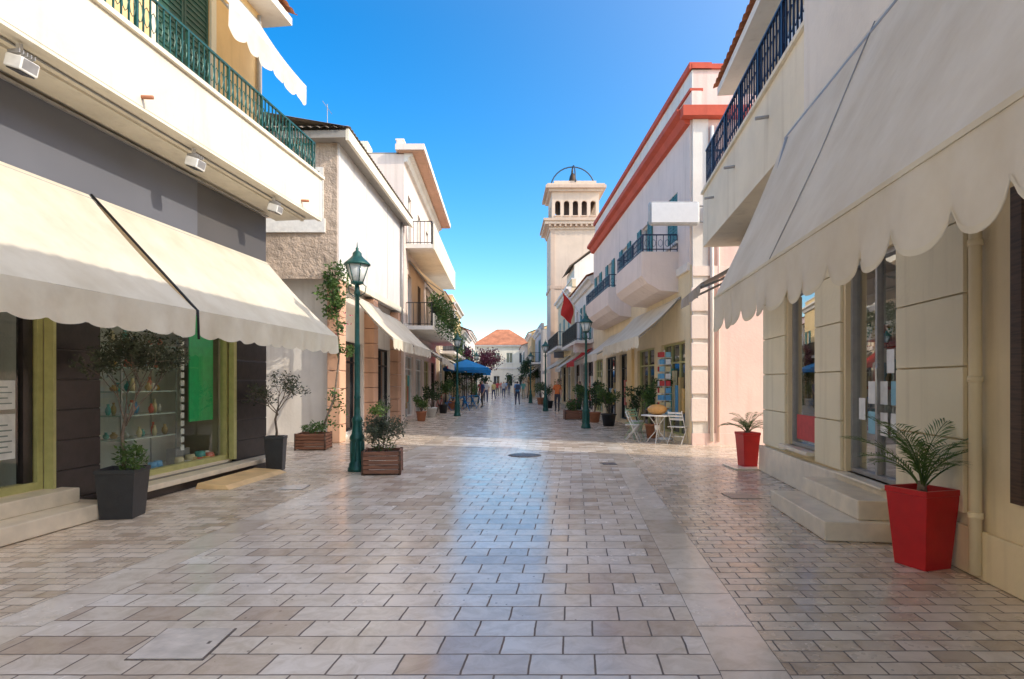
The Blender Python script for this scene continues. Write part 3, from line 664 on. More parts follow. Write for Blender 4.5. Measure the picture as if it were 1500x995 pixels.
awning(g,23,26.5,.03,3.6,1.2,2.7,.3,FWHITE,sw=.3,sd=.08,part='awning_mid',seed=13)
g.box('yellow_pier',YEL,22.1,22.9,.0,.1,0,3.7)
g.done()
g=Grp('hanging_sign_box',(4.3,15.35,5.8),(1,0,0),(0,-1,0))
SGB=simple('sign_frame_grey',(.45,.45,.44),.4)
g.box('panel',SGB,-.64,.64,-.09,.09,-.29,.31,.08); g.box('face',simple('sign_face',(.68,.69,.70),.35,var=.03),-.58,.58,.09,.098,-.23,.25,.003)
g.tube('bracket',GREYM,[(.64,0,.2),(.95,0,.2),(.95,-.35,.2)],.02,6); g.tube('bracket',GREYM,[(.64,0,-.2),(.95,0,-.2),(.95,-.35,-.2)],.02,6)
g.box('panel_mount',GREYM,.9,1.0,-.35,-.1,-.3,.3); g.done()

g=rowb('white_balcony_building',1,4.75,31.7,40,7.0,WHITE,[3.8],bal=(0,),seed=14,roof='tile',awn=[(FRED,3.4,2.7,1.0),(FWHITE,3.4,2.5,1.3)]); rdetail(g,33,.2,3.2,WPAINT); g.done()
g=rowb('beige_row_building',1,4.55,40.2,49.5,7.8,BEIGE,[4.0],bal=(0,),seed=15,awn=[(FCREAM,3.4,2.5,1.4),(FWHITE,3.4,2.5,1.3)]); rdetail(g,43,.2,3.3,FASC); g.done()
g=rowb('grey_row_building',1,3.7,58,68,6.6,GREYP,[3.5],bal=(0,),seed=16,awn=[(FWHITE,3.2,2.4,1.2),(FCREAM,3.2,2.4,1.2)]); g.done()
g=rowb('apricot_row_building',1,3.3,68.2,78,7.0,ORANGE,[3.5],seed=17,roof='tile',awn=[(FCREAM,3.2,2.4,1.2),(FWHITE,3.2,2.4,1.2)]); g.done()
g=rowb('white_corner_building',1,2.9,78.2,90,6.2,WHITE,[3.3],seed=18,roof='tile',awn=[(FCREAM,3.2,2.4,1.2)]); g.done()
g=Grp('church_nave',(5.2,44,0),(1,0,0),(0,-1,0))
g.box('walls',WHITE,0,7,-5,0,0,10); g.prismn('gable',WHITE,[(0,10),(3.5,12.6),(7,10)],-5,0)
g.frame((8.7,44,0),(0,1,0),(-1,0,0)); tiles(g,'roof_tiles',TILEB,-.3,5,3.9,9.85,0,12.8); g.done()
# ------------------------------------------------------------------ bell tower
TW=plaster('tower_render',(.70,.55,.43),var=.1)
TWD=plaster('tower_trim',(.62,.46,.35),var=.1)
TX=6.25
g=Grp('bell_tower',(TX,54.1,0),(1,0,0),(0,-1,0)); w=2.12
g.box('shaft',TW,-w,w,-w,w,0,14.5)
for sx in (-1,1): g.box('corner_pilasters',TWD,sx*w-(.35 if sx>0 else 0),sx*w+(.35 if sx<0 else 0),w,w+.06,0,14.5)
g.box('string_course',TWD,-w-.08,w+.08,-w-.08,w+.08,9.5,9.75)
def ring_(z0,z1,e,m=TW): g.box('cornice',m,-w-e,w+e,-w-e,w+e,z0,z1)
ring_(14.501,14.7,.12); ring_(14.9,15.15,.5); ring_(15.151,15.35,.62,TWD); ring_(14.701,14.899,.2,TWD)
for i in range(11):
    a=-w-.1+i*(2*w+.2)/10; g.box('dentils',TWD,a-.08,a+.08,w+.2,w+.45,14.72,14.89)
ow=.46
def belf(e=2.0):
    ops=[]
    for i in range(5):
        c=-1.5+i*.75; 
        if abs(c)+ow/2<e: ops.append((c-ow/2,c+ow/2,15.75,17.0))
    g.wall('belfry',TW,-e,e,15.351,17.75,2.0,.25,ops)
    for o in ops:
        c=(o[0]+o[1])/2; r=ow/2
        pl=[(o[0],17.0)]+[(c-r*math.cos(t),16.77+r*math.sin(t)) for t in [pi*j/10 for j in range(0,6)]]
        pr=[(o[1],17.0)]+[(c+r*math.cos(t),16.77+r*math.sin(t)) for t in [pi*j/10 for j in range(0,6)]]
        g.prismn('arch_heads',TW,pl,1.76,1.99); g.prismn('arch_heads',TW,pr,1.76,1.99)
        g.box('sill',TWD,o[0]-.05,o[1]+.05,1.7,2.08,15.65,15.74)
belf(2.0); 
for d,n,e in (((0,1,0),(-1,0,0),1.745),((0,1,0),(1,0,0),1.745),((1,0,0),(0,1,0),2.0)):
    g.frame((TX,54.1,0),d,n); belf(e)
g.frame((TX,54.1,0),(1,0,0),(0,-1,0))
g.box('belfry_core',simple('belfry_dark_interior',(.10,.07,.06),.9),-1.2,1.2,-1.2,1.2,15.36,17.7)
ring_(17.75,17.95,.15); ring_(17.951,18.2,.42,TWD); ring_(18.201,18.35,.3)
g.box('roof_cap',TW,-1.8,1.8,-1.8,1.8,18.351,18.75)
for pl in (0,1):
    pts=[]
    for i in range(17):
        t=pi*i/16; pts.append((1.95*math.cos(t),0,18.6+1.95*math.sin(t)) if pl==0 else (0,1.95*math.cos(t),18.6+1.95*math.sin(t)))
    g.tube('bell_arch',simple('blue_grey_iron',(.06,.09,.12),.5,metal=.4),pts,.06,6)
BR=simple('bronze_bell',(.12,.08,.05),.4,metal=.7)
g.lathe('bell',BR,(0,0,19.1),[(.50,0),(.46,.06),(.33,.3),(.27,.6),(.17,.82),(.05,.9)],16)
g.tube('bell_hanger',BR,[(0,0,19.9),(0,0,20.55)],.04,6); g.lathe('clapper',BR,(0,0,18.96),[(.02,0),(.08,.06),(.02,.2)],8)
g.done()
# ------------------------------------------------------------------ end of street
g=Grp('tiled_roof_house',(-4.2,96,0),(1,0,0),(0,-1,0))
ops=[(x,x+1.0,z,z+1.6) for x in (.9,2.9,4.9,6.9) for z in (1.0,4.6)]
g.wall('front_wall',CREAM_L,0,8.8,0,7.2,0,.3,ops); g.box('core',CREAM_L,0,8.8,-8,-.3,0,7.2)
for o in ops: window(g,*o,shut=None)
g.box('eave',WHITE,-.4,9.2,-8.4,.4,7.2,7.4); g.box('string_course',WHITE,0,8.8,0,.1,3.7,3.9)
b_,i_=g.bm('roof',TILE)
v=[b_.verts.new(g.P(*p)) for p in ((-.5,.5,7.41),(9.3,.5,7.41),(9.3,-8.5,7.41),(-.5,-8.5,7.41),(3.4,-4,10.2),(5.4,-4,10.2))]
for f in ((0,1,5,4),(1,2,5),(2,3,4,5),(3,0,4)): b_.faces.new([v[j] for j in f]).material_index=i_
g.done()
g=rowb('distant_white_house',-1,-8,90,110,8.0,WHITE,[3.6],seed=20,roof='tile'); g.done()
g=rowb('distant_cream_house',1,6.5,90.5,110,8.5,CREAM,[3.6],seed=21,roof='tile'); g.done()

# ------------------------------------------------------------------ street lamps
def lamp(x,y,H=4.0):
    g=Grp('street_lamp',(x,y,0)); k=H/4.0
    g.lathe('base',GIRON,(0,0,0),[(.17,0.005),(.17,.06),(.15,.09),(.145,.14),(.125,.18),(.12,.55),(.135,.58),(.135,.62),(.10,.68),(.085,.85),(.095,.9),(.095,.94),(.06,1.0),(.052,1.3),(.065,1.33),(.05,1.37),(.046,2.2*k),(.058,2.23*k),(.045,2.27*k),(.038,3.1*k),(.055,3.13*k),(.055,3.18*k),(.032,3.24*k),(.03,3.3*k)],16)
    for i in range(8):
        t=2*pi*i/8; cx,cy=.118*math.cos(t),.118*math.sin(t)
        g.tube('flutes',GIRON,[(cy,cx,.19),(cy,cx,.54)],.016,6)
    z=3.3*k
    g.tube('cross_arm',GIRON,[(-.2,0,z-.22),(.2,0,z-.22)],.012,6)
    for sx in (-1,1):
        g.tube('scrolls',GIRON,[(0,sx*.04,z-.2),(0,sx*.14,z-.14),(0,sx*.16,z-.02),(0,sx*.10,z+.03)],.009,5); g.tube('scrolls',GIRON,[(sx*.04,0,z-.2),(sx*.14,0,z-.14),(sx*.16,0,z-.02),(sx*.10,0,z+.03)],.009,5)
    g.lathe('lantern_cup',GIRON,(0,0,z),[(.03,0),(.11,.03),(.12,.05),(.105,.06)],16)
    g.lathe('lantern_glass',LGLASS,(0,0,z+.06),[(.10,0),(.20,.30)],6)
    for i in range(6):
        t=2*pi*i/6; g.tube('lantern_ribs',GIRON,[(math.sin(t)*.104,math.cos(t)*.104,z+.06),(math.sin(t)*.205,math.cos(t)*.205,z+.36)],.009,5)
    g.lathe('lantern_roof',GIRON,(0,0,z+.36),[(.235,0),(.24,.02),(.21,.05),(.12,.13),(.085,.17),(.08,.22),(.05,.25),(.025,.27),(.03,.3),(.012,.33),(.004,.42)],16)
    return g.done()
lamp(-2.6,11.05,4.05); lamp(2.92,21.3,4.0); lamp(-2.1,29,3.9); lamp(2.42,34,3.9); lamp(-1.9,46,3.9); lamp(2.2,47,3.9)

# ------------------------------------------------------------------ pots & plants
def sqpot(g,x,y,w0,w1,h,mat,rot=0,z0=.005,rim=.015):
    b,i=g.bm('pot',mat,False,.012)
    def ring(w,z): return [b.verts.new((x+math.cos(rot+pi/4+q*pi/2)*w/1.414,y+math.sin(rot+pi/4+q*pi/2)*w/1.414,z)) for q in range(4)]
    rs=[ring(w0,z0),ring(w1,z0+h-.05),ring(w1+rim,z0+h-.05),ring(w1+rim,z0+h),ring(w1-.04,z0+h),ring(w1-.06,z0+h-.07)]
    for j in range(len(rs)-1):
        for q in range(4): b.faces.new([rs[j][q],rs[j][(q+1)%4],rs[j+1][(q+1)%4],rs[j+1][q]]).material_index=i
    b.faces.new(rs[0][::-1]).material_index=i
    b2,i2=g.bm('soil',SOIL); b2.faces.new([b2.verts.new(v.co) for v in rs[-1]]).material_index=i2
def branchy(g,p,d,l,r,depth,tips,mat=BARK,spread=.55):
    pts=[p.copy()]; q=p.copy(); dd=d.copy()
    for i in range(4):
        dd=(dd+Vector((R.gauss(0,.12),R.gauss(0,.12),R.gauss(.03,.06)))).normalized(); q=q+dd*l/4; pts.append(q.copy())
    rs=[r*(1-.12*i) for i in range(5)]
    g.tube('branches',mat,pts,rs,5,world=True)
    if depth==0: tips.append((pts[-1],dd)); tips.append((pts[2],dd)); return
    for k in range(3 if depth>1 else R.choice((2,3))):
        nd=(dd+Vector((R.gauss(0,spread),R.gauss(0,spread),R.gauss(.1,spread*.6)))).normalized()
        branchy(g,pts[R.choice((3,4,4))],nd,l*R.uniform(.6,.85),r*.58,depth-1,tips,mat,spread)
def olive(x,y,pw,ph,H,seed,trunkh,nleaf,crown=1.0):
    global R; R=random.Random(seed)
    g=Grp('potted_olive_tree',(x,y,0)); sqpot(g,x,y,pw*.82,pw,ph,POTBLK,rot=.13)
    tips=[]; base=Vector((x,y,ph-.1)); top=base+Vector((.04,0,trunkh))
    g.tube('trunk',BARK,[base,base+Vector((.015,.01,trunkh*.3)),base+Vector((-.01,0,trunkh*.65)),top],[.026,.022,.019,.017],7,world=True)
    for k in range(5):
        d=Vector((R.gauss(0,.5)*crown,R.gauss(0,.5)*crown,.8)).normalized(); branchy(g,top-Vector((0,0,R.random()*trunkh*.25)),d,(H-ph-trunkh)*.5,.011,2,tips)
    for (t,d) in tips:
        g.leaves('foliage',OLEAF,t,.10,nleaf,.065,.011)
    return g
g=olive(-4.5,7.3,.43,.58,2.3,21,.75,42,.75)
g.leaves('pot_herbs',GLEAF,(-4.35,7.2,.72),.17,300,.07,.014); g.done()
g=olive(-4.1,11.15,.33,.62,1.85,5,.62,11,.8); g.done()
def woodplanter(g,x,y,w,h,rot=0):
    n=5; b,i=g.bm('slats',WOODP,False,.006)
    for k in range(n):
        z0=.03+k*(h-.03)/n; z1=z0+(h-.03)/n-.012
        for q in range(4):
            t=rot+q*pi/2; c,s=math.cos(t),math.sin(t); W=w/2
            e=W-.02*(k%2)
            P=[(-e,W-.04),(e,W-.04),(e,W),(-e,W)]
            vv=[b.verts.new((x+px*c-py*s,y+px*s+py*c,z)) for z in (z0,z1) for px,py in P]
            for f in ((0,1,2,3),(7,6,5,4),(0,4,5,1),(1,5,6,2),(2,6,7,3),(3,7,4,0)): b.faces.new([vv[j] for j in f]).material_index=i
    for q in range(4):
        t=rot+pi/4+q*pi/2; g.tube('corner_posts',WOODD,[Vector((x+math.cos(t)*(w/1.414-.03),y+math.sin(t)*(w/1.414-.03),.005)),Vector((x+math.cos(t)*(w/1.414-.03),y+math.sin(t)*(w/1.414-.03),h))],.028,4,world=True)
    b2,i2=g.bm('soil',SOIL); b2.faces.new([b2.verts.new((x+math.cos(rot+pi/4+q*pi/2)*(w/1.414-.04),y+math.sin(rot+pi/4+q*pi/2)*(w/1.414-.04),h-.06)) for q in range(4)]).material_index=i2
R=random.Random(31)
g=Grp('wooden_planter',(-2.1,10.85,0)); woodplanter(g,-2.1,10.85,.66,.42,.1)
tips=[]
for k in range(10):
    branchy(g,Vector((-2.1+R.uniform(-.12,.12),10.85+R.uniform(-.12,.12),.36)),Vector((R.gauss(0,.3),R.gauss(0,.3),1)).normalized(),.34,.008,1,tips)
for t,d in tips: g.leaves('foliage',OLEAF,t,.11,46,.06,.011)
g.leaves('foliage',GLEAF,(-2.1,10.85,.5),.24,160,.06,.012,squash=.5)
g.tube('tall_shoot',BARK,[Vector((-2.1,10.85,.4)),Vector((-2.06,10.9,.9)),Vector((-2.08,10.88,1.3))],[.01,.008,.004],5,world=True)
g.leaves('foliage',OLEAF,(-2.07,10.88,1.22),.12,70,.06,.011,squash=1.5); g.done()
g=Grp('wooden_planter',(-4.5,14.7,0)); woodplanter(g,-4.5,14.7,.72,.4,.05)
g.leaves('foliage',GLEAF,(-4.5,14.7,.5),.28,260,.09,.02,squash=.5); g.done()
R=random.Random(8)
g=Grp('climbing_vine',(-4.3,15.9,0))
pts=[Vector(p) for p in ((-4.4,15.0,.4),(-4.25,15.6,1.2),(-4.2,15.85,2.2),(-4.25,15.9,3.2),(-4.45,15.85,4.1),(-4.1,15.85,4.6))]
g.tube('stem',BARK,pts,[.03,.026,.022,.018,.014,.008],6,world=True)
for i in range(26):
    t=R.random()*(len(pts)-1); k=int(t); p=pts[k].lerp(pts[k+1],t-k)
    g.leaves('foliage',GLEAF,p+Vector((R.gauss(0,.16),R.gauss(-.05,.08),R.gauss(0,.12))),R.uniform(.14,.25),R.choice((40,70,110)) if k>1 else 16,.10,.03)
g.leaves('flowers',FLOW,pts[3],.4,40,.05,.025); g.done()
def palm(x,y,rot,pot0,pot1,ph,L,nf,seed):
    global R; R=random.Random(seed)
    g=Grp('potted_palm',(x,y,0)); sqpot(g,x,y,pot0,pot1,ph,POTRED,rot=rot)
    for k in range(nf):
        t=2*pi*k/nf+R.uniform(-.3,.3); el=R.uniform(.45,1.35); l=L*R.uniform(.75,1.1)
        h=Vector((math.cos(t),math.sin(t),0)); p=Vector((x,y,ph-.03)); pts=[p.copy()]; a=el+.3
        for i in range(12):
            p=p+(h*math.cos(a)+Vector((0,0,math.sin(a))))*l/12; a-=.085+.045*(1.35-el); pts.append(p.copy())
        g.tube('frond_stems',PLEAF,pts,[.009-.0006*i for i in range(13)],4,world=True)
        b,ii=g.bm('fronds',PLEAF); side=h.cross(Vector((0,0,1)))
        for i in range(3,12):
            for sub in (0,.5):
                q=pts[i].lerp(pts[min(i+1,12)],sub); dr=(pts[min(i+1,12)]-pts[i-1]).normalized()
                ll=l*.27*math.sin(pi*min(1,(i+sub-1.2)/11.8))+.03
                for sg in (-1,1):
                    dd=(dr*.75+side*sg*.75+Vector((0,0,.18+R.gauss(0,.1)))).normalized(); tip=q+dd*ll-Vector((0,0,ll*.18))
                    wv=dr*.008; mid=q+dd*ll*.5
                    b.faces.new([b.verts.new(q-wv*.5),b.verts.new(mid-wv),b.verts.new(tip),b.verts.new(mid+wv)]).material_index=ii
    g.tube('crown_stub',BARK,[Vector((x,y,ph-.1)),Vector((x,y,ph+.06))],[.05,.03],7,world=True)
    g.done()
palm(3.66,5.35,.30,.29,.38,.68,.80,17,3)
palm(4.62,11.55,.1,.25,.33,.66,.60,15,9)
g=Grp('stone_base_slab',(4.6,11.4,0),(1,0,0),(0,-1,0)); g.box('slab',MARB,-.35,.3,-.45,.25,.005,.03,.005); g.done()

def potplant(x,y,r,h,ph,leaf,rad,n,seed,potm=TERRA,name='potted_plant',lsz=.1):
    global R; R=random.Random(seed)
    g=Grp(name,(x,y,0)); g.lathe('pot',potm,(0,0,.005),[(r*.7,0),(r*.95,h*.9),(r*1.05,h*.9),(r*1.05,h),(r*.9,h),(r*.88,h-.03)],16)
    for k in range(8):
        d=Vector((R.gauss(0,rad*.5),R.gauss(0,rad*.5),ph*R.uniform(.4,1)))
        g.tube('stems',BARK,[Vector((x,y,h-.05)),Vector((x,y,h))+d*.5,Vector((x,y,h))+d],[.012,.009,.005],4,world=True)
        g.leaves('foliage',leaf,Vector((x,y,h))+d*.9,rad*.45,n//8,lsz,lsz*.28)
    g.done()
pp=[(4.3,17.6,.2,.4,1.5,GLEAF,.35,700,1),(4.25,19.3,.2,.4,1.1,DLEAF,.4,700,2),(3.9,22.4,.28,.45,1.0,GLEAF,.5,900,3),(3.7,24.5,.25,.4,1.2,DLEAF,.5,900,4),(3.6,27,.3,.4,1.1,GLEAF,.5,800,5),
(-3.6,17.8,.2,.4,.6,GLEAF,.3,400,6),(-3.3,25.2,.22,.4,.6,GLEAF,.35,500,7),(-3.2,28,.25,.45,1.2,DLEAF,.45,700,8),(-3.0,31.5,.25,.45,1.3,GLEAF,.5,700,9),(-2.9,36,.3,.5,1.4,DLEAF,.6,800,10),
(-2.0,44,.3,.5,1.1,GLEAF,.6,700,11),(2.9,38,.3,.45,1.3,DLEAF,.55,700,12),(2.8,44,.3,.5,1.2,GLEAF,.5,600,13)]
for i,(x,y,r,h,ph,lf,rad,n,sd) in enumerate(pp): potplant(x,y,r,h,ph,lf,rad,n,sd,potm=[TERRA,WPAINT,POTBLK][i%3])
R=random.Random(77)
g=Grp('wooden_planter',(3.1,26.5,0)); woodplanter(g,3.1,26.5,.8,.4,.0); g.leaves('foliage',GLEAF,(3.1,26.5,.62),.35,500,.1,.03,squash=.7); g.leaves('flowers',FLOW,(3.1,26.5,.75),.3,50,.05,.03); g.done()

def tree(x,y,H,crown,leaf,seed,n=60,name='street_tree',tr=.1,ls=.16):
    global R; R=random.Random(seed)
    g=Grp(name,(x,y,0)); tips=[]; p=Vector((x,y,0)); top=Vector((x+.1,y,H*.42))
    g.tube('trunk',BARK,[p,p.lerp(top,.5)+Vector((.05,.03,0)),top],[tr,tr*.8,tr*.65],8,world=True)
    for k in range(6): branchy(g,top-Vector((0,0,R.random()*.3)),Vector((R.gauss(0,.7),R.gauss(0,.7),.7)).normalized(),H*.28,tr*.4,2,tips)
    for t,d in tips:
        if R.random()<.85: g.leaves('foliage',leaf,t,crown*.28,n,ls,ls*.35)
    g.done()
tree(-2.3,50,4.6,1.6,PURP,2,n=40); tree(-2.9,58,4.4,1.5,GLEAF,3,n=35); tree(-2.6,41,3.2,1.0,DLEAF,5,n=25,tr=.06)
tree(2.6,62,3.8,1.2,DLEAF,6,n=30,tr=.07)
R=random.Random(12)
g=Grp('balcony_plants',(-3,28,5))
for (x,y,z) in ((-2.7,25.4,4.9),(-2.65,26.4,4.7),(-2.65,28,5.0),(-2.65,30,4.8),(-2.65,33,4.9),(-2.7,35.5,4.7),(-2.9,39,4.4),(-2.9,42,4.5)):
    g.leaves('foliage',GLEAF,(x,y,z),R.uniform(.3,.5),380,.13,.035); g.leaves('hanging_foliage',GLEAF,(x+.05,y,z-.8),.3,130,.12,.03,squash=1.4)
g.done()

# ------------------------------------------------------------------ cafe furniture
def chair(x,y,rot,mat,h=.86):
    g=Grp('folding_chair',(x,y,0),(math.cos(rot),math.sin(rot),0)); t=.011
    for sx in (-.19,.19):
        g.tube('legs',mat,[(sx,.2,.005),(sx,-.16,h)],t,6); g.tube('legs',mat,[(sx,-.2,.005),(sx,.17,.45)],t,6)
    for i in range(5): g.box('seat',mat,-.2,.2,-.17+i*.075,-.115+i*.075,.44,.455)
    for z in (.62,.70,.78): g.box('backrest',mat,-.19,.19,-.16+(.8-z)*.4,-.145+(.8-z)*.4,z,z+.05)
    g.tube('brace',mat,[(-.19,-.1,.2),(.19,-.1,.2)],.008,5); g.done()
def table(x,y,mat,r=.35,h=.74):
    g=Grp('cafe_table',(x,y,0)); g.lathe('top',mat,(0,0,h-.025),[(r-.01,0),(r,.005),(r,.02),(r-.01,.025)],28)
    for k in range(4):
        t=k*pi/2+.4; c,s=math.cos(t),math.sin(t)
        g.tube('legs',mat,[(c*.28,s*.28,.01),(c*.2,s*.2,.12),(c*.05,s*.05,.3),(c*.06,s*.06,.5),(c*.2,s*.2,h-.05),(c*.27,s*.27,h-.03)],.012,6)
    g.lathe('hub',mat,(0,0,.33),[(.03,0),(.06,.03),(.06,.12),(.03,.15)],12); g.done()
table(4.1,16.2,WPAINT,.42); chair(4.55,15.9,2.4,WPAINT); chair(3.75,17.4,.6,simple('pale_green_paint',(.35,.5,.3),.5)); chair(3.55,16.7,1.2,WPAINT,.8)
g=Grp('orange_pumpkin',(4.1,16.2,.742))
PK=simple('pumpkin_skin',(.66,.34,.10),.45)
b,i=g.bm('body',PK,True); rings=[]
for j in range(9):
    ph=pi*j/8; rr_=max(.02,.26*math.sin(ph)); z=.14-.14*math.cos(ph)
    rings.append([b.verts.new((4.1+math.cos(q*2*pi/40)*rr_*(1-.06*abs(math.cos(q*2*pi/40*5))),16.2+math.sin(q*2*pi/40)*rr_*(1-.06*abs(math.cos(q*2*pi/40*5))),.742+z)) for q in range(40)])
for j in range(8):
    for q in range(40): b.faces.new([rings[j][q],rings[j][(q+1)%40],rings[j+1][(q+1)%40],rings[j+1][q]]).material_index=i
g.tube('stalk',BARK,[(0,0,.27),(.02,.01,.33)],[.02,.012],6); g.done()
g=Grp('postcard_rack',(4.55,17.2,0),(1,0,0),(0,-1,0))
g.tube('pole',WPAINT,[(0,0,.05),(0,0,2.5)],.02,8); g.lathe('foot',WPAINT,(0,0,.005),[(.22,0),(.2,.03),(.03,.06)],16)
for i in range(9):
    z=.7+i*.2
    for sx in (-1,1):
        for q in (-.17,.0): g.box('cards',R.choice([PAPER,REDP,BLUEP]+cols[:2]),q+.01,q+.15,sx*.1-.004,sx*.1+.004,z,z+.14)
    g.box('wire_shelf',WPAINT,-.19,.19,-.12,.12,z-.02,z-.012)
g.done()
for (x,y) in ((-2.2,37),(-1.9,40),(-2.5,34.5)):
    table(x,y,FBLUE,.35); chair(x+.5,y+.1,1.57,FBLUE); chair(x-.5,y,-1.57,FBLUE)
def umbrella(x,y,mat,r=1.5,z=2.55):
    g=Grp('market_umbrella',(x,y,0)); g.tube('pole',WOODD,[(0,0,.0),(0,0,z+.5)],.025,8); g.lathe('foot',CONC,(0,0,.005),[(.25,0),(.25,.08),(.05,.1)],16)
    g.lathe('canopy',mat,(0,0,z),[(r,-.18),(r+.01,0),(r*.5,.26),(.02,.5)],8,smooth=False,rot=.39)
    for k in range(8):
        t=.39+k*pi/4; g.tube('ribs',WOODD,[Vector((x+math.cos(t)*r*.97,y+math.sin(t)*r*.97,z-.02)),Vector((x,y,z+.46))],.01,4,world=True)
    g.done()
umbrella(-2.1,36.5,FBLUE,1.45,2.45); umbrella(-2.0,40.5,FBLUE,1.4,2.4); umbrella(-2.3,55,FBLUE,1.4,2.4)
g=Grp('bicycle',(-3.3,32.5,0),(.25,1,0))
for a in (-.52,.52):
    pts=[(a+.33*math.cos(t),0,.34+.33*math.sin(t)) for t in [2*pi*k/24 for k in range(24)]]; g.tube('tyres',KIRON,pts,.018,6,close=True)
    for k in range(8):
        t=pi*k/8; g.tube('spokes',STEEL,[(a+.32*math.cos(t),0,.34+.32*math.sin(t)),(a-.32*math.cos(t),0,.34-.32*math.sin(t))],.003,3)
for A,B in (((-.52,0,.34),(-.05,0,.32)),((-.05,0,.32),(-.18,0,.85)),((-.52,0,.34),(-.16,0,.78)),((-.16,0,.78),(.36,0,.82)),((-.05,0,.32),(.38,0,.72)),((.52,0,.34),(.34,0,.95)),((.34,-.25,1.0),(.34,.25,1.0))):
    g.tube('frame',REDP,[A,B],.015,6)
g.box('saddle',KIRON,-.3,-.08,-.06,.06,.85,.9,.01); g.done()
g=Grp('red_flag',(4.1,33,5.4))
g.tube('pole',WPAINT,[Vector((4.75,33,4.6)),Vector((3.2,33,6.6))],.025,6,world=True)
b,i=g.bm('cloth',FRED,True)
Vv=[[b.verts.new((3.25+.55*u+.08*math.sin(v*5),33+.12*math.sin(u*7+v*3),6.5-.75*u-1.3*v*(1-.2*u))) for v in [q/8 for q in range(9)]] for u in [q/6 for q in range(7)]]
for u in range(6):
    for v in range(8): b.faces.new([Vv[u][v],Vv[u+1][v],Vv[u+1][v+1],Vv[u][v+1]]).material_index=i
g.done()

